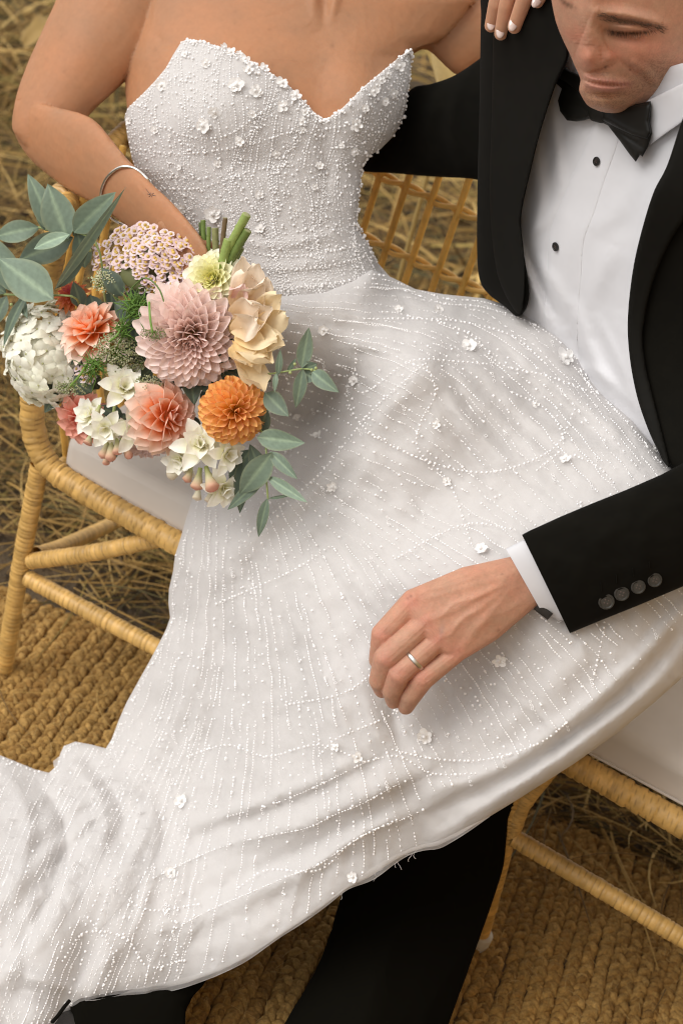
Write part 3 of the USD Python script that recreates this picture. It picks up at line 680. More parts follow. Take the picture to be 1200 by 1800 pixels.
ua = fuse([chain([(1310, 220, 96, dY(1310., 220., .21)), (1345, 340, 100, dY(1345., 340., .20)), (1445, 740, 78, dY(1445., 740., .06)), (1345, 860, 76, float(lsl(1345., 860.)))], 20)], .012, 10)
part(jk, 'sleeve', ua, 'suit', True, label='upper sleeve of the near arm')
part(jk, 'sleeve', (rsleeve['v'], rsleeve['f']), 'suit', True, label='sleeve reaching behind the bride')
slv = part(jk, 'sleeve', lsl_vf, 'suit', 50, label='sleeve with four cuff buttons resting across the gown')
lap1 = inflate([(868, -70), (866, 60), (864, 200), (860, 330), (866, 430), (880, 500), (914, 552), (922, 470), (914, 385), (928, 312), (948, 232), (974, 150), (996, 95), (982, 40), (972, -50)], lambda x, y: jr(x, y)-.024, mode='edge', w=8, T=.003, Tb=.01, step=5)
part(jk, 'lapel', (lap1['v'], lap1['f']), 'suit_lapel', True)
lap2 = inflate([(1228, 160), (1200, 210), (1173, 290), (1149, 338), (1127, 410), (1112, 480), (1104, 560), (1107, 625), (1119, 692), (1137, 748), (1157, 792), (1176, 822), (1168, 780), (1148, 700), (1134, 640), (1130, 580), (1146, 500), (1180, 420), (1240, 330), (1300, 200)], lambda x, y: jl(x, y)-.020, mode='edge', w=9, T=.004, Tb=.012, step=4.5)
part(jk, 'lapel', (lap2['v'], lap2['f']), 'suit_lapel', True)
SL = Surf(lsleeve)
for x, y, r_ in ((1065., 1057., 14.5), (1092., 1043., 13.5), (1121., 1031., 13), (1150., 1019., 13)):
    disc(x, y, float(SL(x, y))-.0004, r_, .003, 'horn_button', jk, 'cuff_button', surf_normal(SL, x-6, y-8)*.6+(C-P(x, y, 2.))*.5)
    # stitched buttonhole above each button
    q = np.array([P(x-8-i*.3, y-18-i*3.6, float(SL(x-8-i*.3, y-18-i*3.6))-.0006) for i in range(5)])
    part(jk, 'buttonhole', tube(q, .0006, 6), 'suit_lapel', True)
cfb = plane([(930, 1020, -.135), (960, 1080, -.135), (1000, 1000, -.125)])
cuff = inflate([(848, 984), (890, 964), (925, 947), (970, 930), (1030, 1000), (1040, 1070), (993, 1091), (960, 1083), (915, 1100), (885, 1060)], lambda x, y: cfb(x, y)-.002, scale=.60, step=3.5)
part(sh, 'cuff', cut_end(cuff, (889, 965), (954, 1080), (1000, 1000)), 'shirt', 50)
wb = inflate([(937, 1071), (948, 1061), (972, 1079), (962, 1090)], plane([(940, 1075, -.15), (970, 1085, -.148), (955, 1065, -.148)]), scale=.5, step=2.0, smooth=False)
part(GR, 'watch_strap', (wb['v'], wb['f']), 'strap', True, label='dark woven watch strap under the shirt cuff')

# bow tie
bt = part(GR, 'bow_tie', (lambda m: (m['v'], m['f']))(inflate([(1030, 186), (1046, 180), (1064, 190), (1062, 214), (1048, 214), (1036, 208)], lambda x, y: SS(x, y)-.022, scale=.7, step=2.5)), 'bow_satin', True)
for o, off, lab in (([(967, 129), (980, 135), (1000, 145), (1020, 150), (1046, 170), (1052, 205), (1040, 207), (1026, 211), (1012, 213), (996, 211), (984, 195), (980, 176), (987, 155), (971, 140)], .017, 'near wing'),
               ([(974, 118), (986, 115), (1003, 124), (1022, 134), (1040, 160), (1030, 170), (1005, 152), (984, 138), (968, 129)], .024, 'upper folded wing'),
               ([(1046, 188), (1070, 186), (1107, 184), (1130, 180), (1143, 177), (1145, 186), (1142, 212), (1146, 234), (1139, 257), (1129, 275), (1124, 273), (1117, 284), (1107, 272), (1089, 247), (1068, 220), (1052, 212)], .020, 'far wing hanging down'),
               ([(1060, 196), (1107, 186), (1141, 180), (1143, 190), (1140, 212), (1144, 232), (1137, 244), (1110, 236), (1080, 222), (1058, 210)], .027, 'upper layer of the far wing')):
    m = inflate(o, lambda x, y, off=off: SS(x, y)-off, mode='edge', w=9, T=.006, Tb=.006, step=3, smooth=len(o) < 10,
                extra=lambda px, py: ridge(px, py, [(1060, 205), (1100, 230), (1140, 245)], .004, 5)-ridge(px, py, [(1060, 212), (1100, 237), (1130, 258)], .003, 5)+ridge(px, py, [(985, 150), (1010, 165), (1045, 195)], .003, 7))
    part(bt, 'wing', (m['v'], m['f']), 'bow_satin', True, label=lab)

# head
hp = dY(np.array(1080.), np.array(170.), np.array(.20))-.115
def hbase(x, y): return hp+.062-.00030*(170-np.asarray(y, float))+.00020*(np.asarray(x, float)-1080)
face_o = [(962, -90), (966, -30), (969, 0), (973, 22), (978, 42), (985, 60), (993, 78), (1000, 92), (1006, 106), (1011, 118), (1016, 128), (1020, 140), (1018, 150), (1018, 160), (1022, 169), (1032, 184), (1046, 192), (1062, 197), (1084, 198), (1107, 192), (1138, 179), (1169, 166), (1200, 150), (1236, 125), (1266, 90), (1290, 20), (1300, -80), (1280, -190), (1210, -260), (1120, -285), (1040, -250), (985, -180)]
def face_extra(px, py):
    e = 0*px
    e += ridge(px, py, [(1046, -60), (1040, 0), (1034, 50), (1030, 80)], .012, 26)
    e -= gauss(px, py, (1050, 128), .004, 20, 6)                                     # under the nose
    e += ridge(px, py, [(1046, 20), (1080, 22), (1120, 30), (1165, 44)], .010, 11)      # brow
    e -= ridge(px, py, [(1050, 46), (1085, 56), (1135, 64)], .009, 12)-gauss(px, py, (1103, 52), .004, 28, 8, 8)                    # eye socket
    e += gauss(px, py, (1103, 48), .006, 30, 8, 8)                                        # lowered lid
    e -= ridge(px, py, [(1062, 53), (1090, 58), (1120, 57), (1150, 54)], .0042, 3.2)
    e += gauss(px, py, (1130, 95), .010, 45, 28, 20)                                     # cheek
    e += gauss(px, py, (1050, 150), .010, 42, 40)                                          # muzzle
    e += ridge(px, py, [(1024, 131), (1048, 139), (1078, 143), (1106, 145)], .0062, 5.5)
    e += ridge(px, py, [(1026, 146), (1050, 153), (1075, 155), (1100, 151)], .0062, 6.5)
    e -= ridge(px, py, [(1022, 138), (1048, 145.5), (1078, 148.5), (1110, 146.5)], .0015, 5)
    e -= gauss(px, py, (1065, 166), .006, 26, 6, 4)
    e += gauss(px, py, (1064, 182), .011, 27, 17)
    e -= ridge(px, py, [(1092, 108), (1112, 120), (1132, 136), (1140, 150)], .0060, 5)
    e += ridge(px, py, [(1104, 106), (1124, 118), (1146, 136), (1150, 154)], .005, 9)
    return e
face = inflate(face_o, hbase, scale=.66, step=2.6, extra=face_extra)
FS0 = Surf(face)
def on_face(o, sc, sink=.004, step=2.0, extra=None): return mani(inflate(o, lambda x, y: FS0(x, y)+sink, scale=sc, step=step, extra=extra))
nose = on_face([(1046, -30), (1036, 15), (1026, 46), (1018, 70), (1011, 88), (1008, 100), (1010, 112), (1018, 121), (1026, 128), (1036, 129), (1048, 124), (1060, 119), (1072, 115), (1080, 109), (1083, 100), (1079, 90), (1070, 82), (1063, 68), (1058, 40), (1056, 10), (1052, -30), (1048, -34)], .80, .005, 1.8,
               lambda px, py: gauss(px, py, (1032, 104), .0065, 15, 14)+gauss(px, py, (1072, 101), .004, 9, 9)-ridge(px, py, [(1056, 84), (1056, 98), (1060, 110)], .002, 4))
ulip = on_face([(1019, 129), (1027, 129), (1034, 132), (1042, 134), (1052, 138), (1064, 140), (1080, 142), (1098, 143), (1112, 146.5), (1098, 149), (1080, 150), (1064, 149), (1048, 146.5), (1034, 142.5), (1023, 137)], .75, .0015, 1.5)
llip = on_face([(1022, 138), (1034, 144), (1050, 148), (1066, 150), (1082, 151), (1098, 150), (1108, 149), (1098, 155), (1084, 159), (1068, 161), (1050, 159), (1036, 154), (1026, 147)], 1.15, .0015, 1.5)
lid = on_face([(1062, 50), (1072, 43), (1090, 40), (1112, 41), (1134, 46), (1152, 53), (1134, 58), (1112, 60), (1090, 60), (1072, 56)], .75, .002, 1.8)
browb = on_face([(1042, 22), (1060, 14), (1090, 12), (1130, 18), (1180, 36), (1190, 50), (1150, 44), (1110, 36), (1080, 34), (1056, 34)], .55, .003, 2)
wing = on_face([(1064, 92), (1074, 89), (1083, 95), (1085, 104), (1080, 112), (1070, 114), (1063, 106)], 1.15, .003, 1.8)
fc = mani(face)
neckm = chain([(1150, 40, 88, hp+.075), (1190, 170, 78, hp+.20), (1200, 210, 78, hp+.24)], 28)
# ---- hand on the gown
hd0 = float(dY(np.array(930.), np.array(1025.), np.array(-.150)))
def hs(px, py, r, dd=0.0): return (px, py, r, hd0+dd)
W1, W2, W0 = hs(911, 1001, 25, .016), hs(930, 1046, 23, .018), hs(985, 1010, 32, .024)
kn_ = [hs(727, 1058, 23, -.004), hs(748, 1094, 22, -.010), hs(770, 1124, 20, -.010), hs(803, 1146, 18, -.004)]
mid = [hs(820, 1020, 24, .002), hs(830, 1055, 25, -.004), hs(845, 1085, 24, -.003), hs(860, 1108, 21, .004)]
pip = [hs(673, 1115, 21, .004), hs(678, 1157, 22, -.006), hs(701, 1185, 21, -.007), hs(742, 1193, 21, -.002)]
dip = [hs(666, 1160, 18, .024), hs(667, 1196, 19, .012), hs(689, 1214, 18.5, .010), hs(721, 1224, 18.5, .010)]
tipp = [hs(680, 1185, 14, .040), hs(672, 1212, 15.5, .028), hs(692, 1232, 14.5, .024), hs(713, 1242, 14.5, .022)]
hulls = []
S_ = lambda a: sph(P(a[0], a[1], a[3]), a[2]*a[3]/FPX, 24)
hulls += [m3.Manifold.batch_hull([S_(W0), S_(W1), S_(W2)])]
for k in range(3): hulls += [m3.Manifold.batch_hull([S_(mid[k]), S_(mid[k+1]), S_(kn_[k]), S_(kn_[k+1])]), m3.Manifold.batch_hull([S_(W1), S_(W2), S_(mid[k]), S_(mid[k+1])])]
for k in range(4): hulls += [m3.Manifold.batch_hull([S_(a), S_(b)]) for a, b in ((kn_[k], pip[k]), (pip[k], dip[k]), (dip[k], tipp[k]))]
for x, y, r_, dd in ((729, 1054, 19, -.0070), (750, 1090, 19, -.0125), (771, 1120, 18, -.0118), (802, 1143, 15, -.0060), (677, 1157, 17, -.0095), (702, 1185, 16, -.0105), (742, 1194, 16, -.0055), (673, 1115, 17, .001)): hulls.append(S_(hs(x, y, r_, dd)))
th = [hs(860, 1015, 24, .02), hs(790, 1040, 20, .035), hs(735, 1075, 17, .045), hs(705, 1110, 14, .05)]
hulls += [m3.Manifold.batch_hull([S_(a), S_(b)]) for a, b in zip(th, th[1:])]
armb = chain([(985, 1010, 34, hd0+.012), (1100, 950, 38, hd0+.04)], 20)
HB = fuse(hulls+[armb], .0020, 90)
hx, hy, hz = proj(HB.vertices); HN = np.asarray(HB.vertex_normals); view = (C-HB.vertices); view /= np.linalg.norm(view, axis=1, keepdims=True)
e = 0*hx
for k in range(4):
    a, b, c_ = np.array(kn_[k][:2]), np.array(pip[k][:2]), np.array(dip[k][:2]); ax_ = (b-a)/np.linalg.norm(b-a); nx_ = np.array([-ax_[1], ax_[0]])
    for o_, dep in ((-7, .45), (-2.5, .9), (2.5, .8), (7, .4)):        # creases over the middle knuckle
        p_ = b+ax_*o_; e -= dep*.0007*np.exp(-(((hx-p_[0])*ax_[0]+(hy-p_[1])*ax_[1]+.010*((hx-p_[0])*nx_[0]+(hy-p_[1])*nx_[1])**2)/1.3)**2-(((hx-p_[0])*nx_[0]+(hy-p_[1])*nx_[1])/13)**2)
    for o_ in (-9, -4, 1, 6): p_ = a+ax_*o_; e -= .0005*np.exp(-(((hx-p_[0])*ax_[0]+(hy-p_[1])*ax_[1])/1.5)**2-(((hx-p_[0])*nx_[0]+(hy-p_[1])*nx_[1])/12)**2)
    e += ridge(hx, hy, [tuple(a), tuple(a*.5+np.array([895, 1010+k*9])*.5), (905, 1008+k*8)], .0014, 7)
for q in ([(775, 1085), (800, 1060), (840, 1050), (880, 1030)], [(790, 1120), (815, 1085), (850, 1070)], [(735, 1040), (790, 1030), (850, 1010)]): e += ridge(hx, hy, q, .0012, 4)
e += .0006*(meshkit.fbm(HB.vertices*220, 3, 6)-.5)
HB.vertices = HB.vertices+HN*(e*np.clip((HN*view).sum(1), 0, 1))[:, None]
arm_hid = chain([(1200, 210, 78, hp+.24), (1340, 330, 80, dY(1340., 330., .20)), (1440, 740, 56, dY(1440., 740., .06)), (1270, 880, 44, float(lsl(1270., 880.))), (1100, 950, 36, hd0+.035)], 20)
HF = fuse([fc, nose, ulip, llip, lid, browb, wing], .0017, 16)
HA = fuse([neckm, arm_hid], .008, 8)
UU = mani((HF.vertices, HF.faces)); UA = mani((HA.vertices, HA.faces)); UU = UU+UA if UU is not None and UA is not None else UU; UH = mani((HB.vertices, HB.faces))
if UU is not None and UH is not None:
    k_ = (UU+UH).to_mesh(); gb = (np.array(k_.vert_properties[:, :3], float), np.array(k_.tri_verts))
else: gb = cat([HF, HB])
X, Yp, Zz = proj(gb[0])
cg = skin_color(gb[0], (.485, .258, .172), (.06, -.02, -.02), 4)
m_ = lambda c, a, w, w2=None, an=0: np.clip(gauss(X, Yp, c, a, w, w2, an), 0, 1)[:, None]
def blend(colr, k): global cg; cg = cg*(1-k)+np.asarray(colr)*k
hand = Yp > 700
def line_k(poly, amp, w): return np.clip(ridge(X, Yp, poly, amp, w), 0, 1)[:, None]*(~hand)[:, None]
red = (.52, .20, .13)
for c, w in (((1036, 98), 26), ((1130, 88), 38), ((1075, 96), 18), ((1010, 60), 18)): blend(red, m_(c, .62, w)*(~hand)[:, None])
blend((.33, .185, .105), np.clip(m_((1070, 175), .55, 60, 32)+m_((1150, 130), .45, 45, 32, -30), 0, .55)*(~hand)[:, None])       # stubble
stb = np.clip(m_((1060, 172), 1, 52, 30)+m_((1150, 130), .9, 48, 34, -30)+m_((1050, 128), .5, 26, 7), 0, 1)*(~hand)[:, None]
cg = cg*(1-.38*stb*(np.random.default_rng(6).random((len(cg), 1)) < .33))
blend((.40, .155, .125), line_k([(1022, 131), (1048, 139), (1078, 143), (1108, 146)], .8, 5)); blend((.44, .18, .145), line_k([(1026, 147), (1050, 153), (1075, 155), (1102, 151)], .85, 6))
blend((.16, .045, .035), line_k([(1022, 138), (1048, 145), (1078, 148), (1110, 146.5)], .5, 3.0))
blend((.09, .05, .03), line_k([(1050, 27), (1075, 33), (1105, 37), (1140, 43), (1168, 50)], .75, 6)); blend((.09, .05, .03), line_k([(984, -8), (992, 4), (1010, 13)], .8, 5))
blend((.05, .03, .02), line_k([(1064, 51), (1090, 57), (1120, 57), (1150, 53)], .9, 3.2))
blend((.20, .08, .055), line_k([(1040, 126), (1056, 121), (1072, 116), (1080, 111)], .7, 2.2)); blend((.08, .03, .02), m_((1064, 117), .75, 4.5, 2.2, -25)*(~hand)[:, None])  # shade under the nose and in the nostril, painted into the skin colour
blend((.11, .055, .035), m_((1107, 122), .8, 1.8)*(~hand)[:, None])
for a in (kn_, pip):
    for q in a: blend((.52, .205, .15), m_((q[0]-2, q[1]), .55, 17)*hand[:, None])
blend((.46, .21, .14), m_((905, 1040), .4, 25)*hand[:, None])
for x, y, w in ((876, 1108, 3.2), (722, 1048, 2.6), (716, 1052, 2), (882, 1010, 2)): blend((.22, .10, .06), m_((x, y), .7, w)*hand[:, None])
blend((.36, .24, .21), m_((776, 1108), .5, 4, 12, 10)*hand[:, None])
_q = np.random.default_rng(12); cg = cg*(1+_q.normal(0, .035, (len(cg), 1)))*(1+np.array([.05, -.05, -.04])*(meshkit.fbm(gb[0]*130, 3, 7)-.5)[:, None]*2)
gbody = part(GR, 'body', gb[:2], 'groom_skin', True, color=cg)
# eyelashes, brow hairs
r = np.random.default_rng(2)
_nm = fc
FSf = lambda x, y: FS0(x, y)-.002
hr = []
for k in range(130):
    t = r.uniform(0, 1); bx, by = np.interp(t, [0, .3, .6, 1], [1050, 1082, 1122, 1166]), np.interp(t, [0, .3, .6, 1], [27, 34, 40, 50]); bx += r.normal(0, 2); by += r.normal(0, 3.2)
    L = r.uniform(5, 10); an = math.radians(r.normal(14, 14))
    q = [P(bx+L*s*math.cos(an), by+L*s*math.sin(an), float(FSf(bx+L*s*math.cos(an), by+L*s*math.sin(an)))-.0005-.0012*s) for s in (0, .5, 1)]
    hr.append(tube(np.array(q), [.00024, .0002, .0001], 4))
for k in range(60):
    t = r.uniform(0, 1); bx, by = np.interp(t, [0, .3, .65, 1], [1066, 1090, 1120, 1150]), np.interp(t, [0, .3, .65, 1], [52, 57, 57, 53])
    L = r.uniform(6, 11); an = math.radians(r.normal(80+30*(.5-t), 10))
    q = [P(bx+L*s*math.cos(an), by+L*s*math.sin(an), float(FSf(bx, by))-.001-.004*s) for s in (0, .5, 1)]
    hr.append(tube(np.array(q), [.00024, .0002, .0001], 4))
part(gbody, 'brow_and_lashes', cat(hr), 'brow', True)
part(GR, 'hair', (lambda m: (m['v'], m['f']))(inflate([(955, -90), (965, -60), (1000, -75), (1080, -80), (1180, -60), (1240, -20), (1270, 40), (1310, 60), (1320, -80), (1300, -210), (1215, -285), (1120, -305), (1035, -270), (975, -190)], lambda x, y: hbase(x, y)-.004, scale=.74, step=6)), 'hair_dark', True)
# wedding ring
a, b = np.array(P(kn_[2][0], kn_[2][1], kn_[2][3])), np.array(P(pip[2][0], pip[2][1], pip[2][3])); q = a+(b-a)*.60
part(GR, 'wedding_ring', torus(q, b-a, 20.4*hd0/FPX, (.0011, .0024), 56, 12), 'gold_white', True)
# fingernails of the gown hand
for x, y, dd in ((706., 1247., .014),):
    pass
# trousers and shoe
tb = field([(740, 1480, -.06), (830, 1360, -.02), (650, 1800, -.31), (560, 1880, -.36), (850, 1600, -.07)], smooth=1e-3)
leg1 = inflate([(930, 1310), (915, 1400), (893, 1440), (888, 1482), (885, 1522), (866, 1585), (846, 1640), (820, 1715), (790, 1795), (765, 1880), (755, 1960), (420, 1960), (462, 1870), (502, 1796), (537, 1738), (564, 1685), (586, 1620), (604, 1560), (640, 1470), (700, 1370), (800, 1290)], tb, scale=.55, step=7,
               extra=lambda px, py: .008*(meshkit.fbm(np.stack([px/90, py/160, 0*px], -1), 3, 9)-.5)+ridge(px, py, [(800, 1440), (700, 1640), (610, 1850)], .008, 30))
lz = lambda x, y: dZ(np.asarray(x, float), np.asarray(y, float), .10)
leg2 = inflate([(128, 1792), (120, 1772), (150, 1750), (230, 1735), (300, 1715), (380, 1640), (420, 1660), (376, 1712), (346, 1746), (331, 1768), (326, 1800), (335, 1900), (300, 1960), (140, 1960)], lz, scale=.5, step=6)
thigh = chain([(860, 1330, 95, dY(860., 1330., .04)), (1120, 930, 120, dY(1120., 930., .30))], 24)
thigh2 = chain([(300, 1680, 40, dZ(300., 1680., .05)), (640, 1200, 90, dY(640., 1200., -.02)), (1020, 760, 110, dY(1020., 760., .30))], 24)
tr = fuse([mani(leg1), mani(leg2), thigh, thigh2], .014, 4)
part(GR, 'trousers', tr, 'trousers', True)
shoe = inflate([(84, 1802), (96, 1784), (118, 1772), (150, 1768), (190, 1776), (230, 1800), (240, 1870), (190, 1930), (110, 1960), (60, 1930), (62, 1850)], lambda x, y: dZ(np.asarray(x, float), np.asarray(y, float), .09), scale=.6, step=4)
sp_ = part(GR, 'shoe', (shoe['v'], shoe['f']), 'shoe_leather', True)
part(sp_, 'shoe_lace', tube(cr([P(122., 1760., dZ(122., 1760., .15)), P(112., 1772., dZ(112., 1772., .15)), P(102., 1786., dZ(102., 1786., .145)), P(92., 1797., dZ(92., 1797., .13))], spacing=.004), .0024, 8), 'suit', True)

# bride's fingers on his shoulder
JR = Surf(lap1)
fing = []
nails = []
for (x0, y0, x1, y1, x2, y2, r0_, r1_, nx, ny, ang) in ((884, -60, 872, 5, 863, 44, 15, 13, 863, 42, 97), (912, -66, 890, 8, 880, 58, 15, 13, 879, 56, 97), (946, -70, 922, -4, 904, 46, 15.5, 13.5, 901, 44, 108), (990, -90, 968, -40, 945, 2, 15, 12, 942, 3, 122)):
    dj = [float(jr(np.array([x]), np.array([min(y, 60)]))[0])-.027-rr*1.9/FPX*k for x, y, rr, k in ((x0, y0, r0_, 1.8), (x1, y1, r0_, 1.25), (x2, y2, r1_, .75))]
    fing.append(chain([(x0-4, y0-90, r0_+5, dj[0]+.01), (x0, y0, r0_, dj[0]), (x1, y1, (r0_+r1_)/2, dj[1]), (x2, y2, r1_*.92, dj[2])], 20))
    nails.append((nx, ny, ang, dj[2]-r1_*.80*1.9/FPX))
dq = float(jr(np.array([930.]), np.array([0.]))[0])-.06
fing.append(m3.Manifold.batch_hull([sph(P(880, -150, dq), .012), sph(P(990, -180, dq), .013), sph(P(930, -230, dq+.03), .016), sph(P(1000, -260, dq+.05), .016)]))
FB = fuse(fing, .003, 8)
part(body, 'hand', FB, 'bride_skin', True, color=skin_color(FB.vertices, (.50, .265, .165), (.06, -.02, -.02), 9))
ns = trimesh.creation.icosphere(2, 1.0)
for nx, ny, ang, d in nails:
    c = P(nx, ny, d); k = d/FPX; a = math.radians(ang)
    ux_ = RT*math.cos(a)-UP*math.sin(a); uy_ = np.cross(FW, ux_)
    v = np.asarray(ns.vertices); c = c-FW*2.6*k-ux_*3*k; v = c+v[:, :1]*ux_*14.5*k+v[:, 1:2]*uy_*8.2*k-v[:, 2:]*FW*4.2*k
    part(BR, 'fingernail', (v, ns.faces), 'nail', True, label='long pale pearly fingernail')

# ================================================================== wedding gown
bod_o = [(319, 72), (332, 68), (348, 70), (372, 77), (402, 85), (440, 108), (474, 126), (505, 147), (540, 184), (560, 205), (569, 211), (578, 206), (603, 188), (641, 150), (682, 116), (706, 96), (721, 86), (724, 92), (720, 130), (713, 188), (705, 215), (690, 240), (668, 262), (648, 274), (640, 284), (634, 310), (631, 340), (627, 385), (634, 408), (650, 432), (664, 462), (690, 492), (715, 512), (690, 535), (560, 560), (430, 566), (385, 545), (350, 480), (318, 430), (288, 390), (262, 345), (244, 310), (232, 280), (224, 240), (219, 205), (224, 190), (250, 165), (272, 142), (292, 118), (304, 96)]
def bod_extra(px, py):
    e = .0035*(meshkit.fbm(np.stack([px/60, py/80, 0*px], -1), 4, 12)-.5)
    for q in ([(430, 300), (452, 400), (470, 500)], [(520, 290), (530, 380), (545, 500)], [(590, 300), (585, 390), (600, 470)], [(330, 290), (372, 370), (410, 450)]):
        e = e+ridge(px, py, q, .0013, 7)
    for q in ([(400, 455), (500, 470), (640, 440)], [(420, 500), (540, 505), (670, 478)], [(380, 410), (480, 430), (625, 400)]): e = e+ridge(px, py, q, .0035, 10)
    e = e-ridge(px, py, [(568, 215), (572, 280), (574, 330)], .008, 16)
    e = e+ridge(px, py, [(300, 240), (400, 285), (520, 265), (568, 240)], -.004, 22)
    return e
bodice = inflate(bod_o, lambda x, y: torso(x, y, -.004), mode='edge', w=7, T=.006, Tb=.06, step=5, extra=bod_extra, smooth=False)
gown = part(BR, 'gown_bodice', (bodice['v'], bodice['f']), 'tulle', True)

sk_o = [(452, 522), (510, 520), (570, 514), (620, 494), (652, 474), (690, 488), (730, 508), (780, 517), (850, 524), (905, 540), (935, 552), (975, 576), (1000, 600), (1020, 630), (1036, 664), (1068, 698), (1110, 738), (1142, 778), (1172, 816), (1230, 850), (1290, 900), (1290, 1020), (1240, 1110), (1212, 1160), (1198, 1192), (1150, 1235), (1080, 1292), (1010, 1342), (960, 1374), (908, 1407), (850, 1442), (800, 1472), (770, 1487), (745, 1491), (722, 1498), (690, 1515), (650, 1542), (610, 1562), (570, 1592), (500, 1640), (440, 1680), (385, 1708), (330, 1728), (270, 1742), (205, 1755), (165, 1757), (140, 1762), (120, 1780), (104, 1808), (40, 1840), (-80, 1840), (-110, 1600), (-90, 1380), (-60, 1318), (-5, 1326), (30, 1340), (62, 1353), (86, 1359), (100, 1346), (106, 1325), (112, 1312), (132, 1304), (160, 1309), (186, 1316), (196, 1300), (208, 1268), (222, 1236), (244, 1196), (262, 1164), (280, 1130), (292, 1106), (299, 1086), (296, 1060), (297, 1036), (304, 1005), (308, 975), (316, 950), (326, 915), (338, 875), (352, 820), (365, 740), (380, 660), (400, 590), (430, 540)]
WA = [(x, y, float(P(float(x), float(y), float(torso(float(x), float(y)))-o)[1])) for x, y, o in ((400, 545, .014), (440, 530, .016), (500, 520, .016), (560, 520, .017), (620, 495, .016), (655, 482, .014), (420, 570, .018), (520, 570, .022), (600, 560, .022))]
ZC = [(x, y, float(PZ(float(x), float(y), z)[1])) for x, y, z in ((0, 1335, .05), (0, 1500, .09), (0, 1620, .10), (0, 1720, .085), (60, 1795, .08), (-80, 1400, .05), (-80, 1800, .07), (80, 1400, .085), (130, 1757, .10), (200, 1560, .17), (100, 1600, .13), (-100, 1600, .06))]
sk_f = field(WA+ZC+[(690, 500, .235), (850, 534, .275), (980, 590, .25), (1035, 668, .20), (1110, 745, .125), (1170, 815, .055), (1280, 920, .03),
              (500, 700, .09), (560, 830, .02), (430, 780, .09), (740, 640, .055), (570, 720, .10), (860, 740, .055), (950, 790, .05), (1050, 800, .06), (640, 800, -.015), (750, 880, -.035), (900, 900, -.03), (1010, 900, -.02),
              (460, 920, -.03), (345, 930, -.02), (330, 960, -.035), (304, 1080, -.06), (420, 1060, -.095), (550, 1000, -.10), (700, 1020, -.125), (850, 1000, -.11), (750, 1110, -.14), (900, 1100, -.125),
              (1100, 1000, -.03), (1200, 1080, -.01), (1200, 1180, -.03), (1100, 1180, -.09), (1000, 1290, -.15), (910, 1395, -.21), (800, 1450, -.235), (740, 1485, -.25), (650, 1300, -.225), (600, 1200, -.195),
              (500, 1200, -.165), (400, 1250, -.155), (285, 1130, -.08), (205, 1290, -.125), (450, 1400, -.24), (300, 1450, -.245), (600, 1500, -.295), (450, 1650, -.365), (300, 1725, -.40), 
              (820, 1180, -.145), (700, 1190, -.16)], smooth=2e-3)
rg = np.random.default_rng(77)
ang_c = np.array([(340, 1000, 98), (300, 1300, 112), (330, 1100, 98), (260, 1300, 115), (150, 1420, 118), (60, 1500, 110), (420, 1100, 86), (520, 1100, 78), (600, 1150, 70), (560, 1300, 82), (450, 1400, 95), (350, 1450, 102),
    (520, 930, 62), (480, 960, 75), (650, 1000, 55), (600, 900, 36), (700, 860, 26), (800, 900, 27), (850, 980, 30), (750, 980, 38), (560, 740, 20), (600, 680, 25), (480, 620, 12), (850, 720, 52), (900, 800, 55), (950, 700, 40), (1000, 780, 50),
    (1080, 800, 50), (900, 600, 35), (760, 560, 15), (650, 560, 5), (1000, 660, 52), (880, 1200, 55), (950, 1250, 57), (820, 1250, 60), (750, 1350, 62), (650, 1400, 78), (1050, 1100, 45), (1000, 1150, 50), (600, 1500, 96), (500, 1600, 99), (400, 1600, 100), (300, 1650, 106), (200, 1650, 112), (700, 1150, 60)], float)
_af = RBFInterpolator(ang_c[:, :2]/300, np.stack([np.cos(2*np.radians(ang_c[:, 2])), np.sin(2*np.radians(ang_c[:, 2]))], 1), smoothing=.02)
gX, gY = np.arange(-80, 1300, 20.), np.arange(480, 1820, 20.)
_g = _af(np.stack(np.meshgrid(gX, gY, indexing='ij'), -1).reshape(-1, 2)/300).reshape(len(gX), len(gY), 2)
AF = RegularGridInterpolator((gX, gY), _g, bounds_error=False, fill_value=None)
def stream(p, L, sgn=1, step=6):
    out = [np.array(p, float)]; last = None; ph = rg.uniform(0, 6); wl = rg.uniform(40, 90); am = rg.uniform(.03, .20)
    for k in range(int(L/step)):
        c2, s2 = AF(out[-1])[0]; a = .5*math.atan2(s2, c2); a += am*math.sin(ph+k*step/wl*2*PI)
        d = np.array([math.cos(a), math.sin(a)])
        if last is None: d = d*(sgn if d[1] > 0 else -sgn)
        elif d@last < 0: d = -d
        last = d; out.append(out[-1]+d*step)
    return np.array(out)
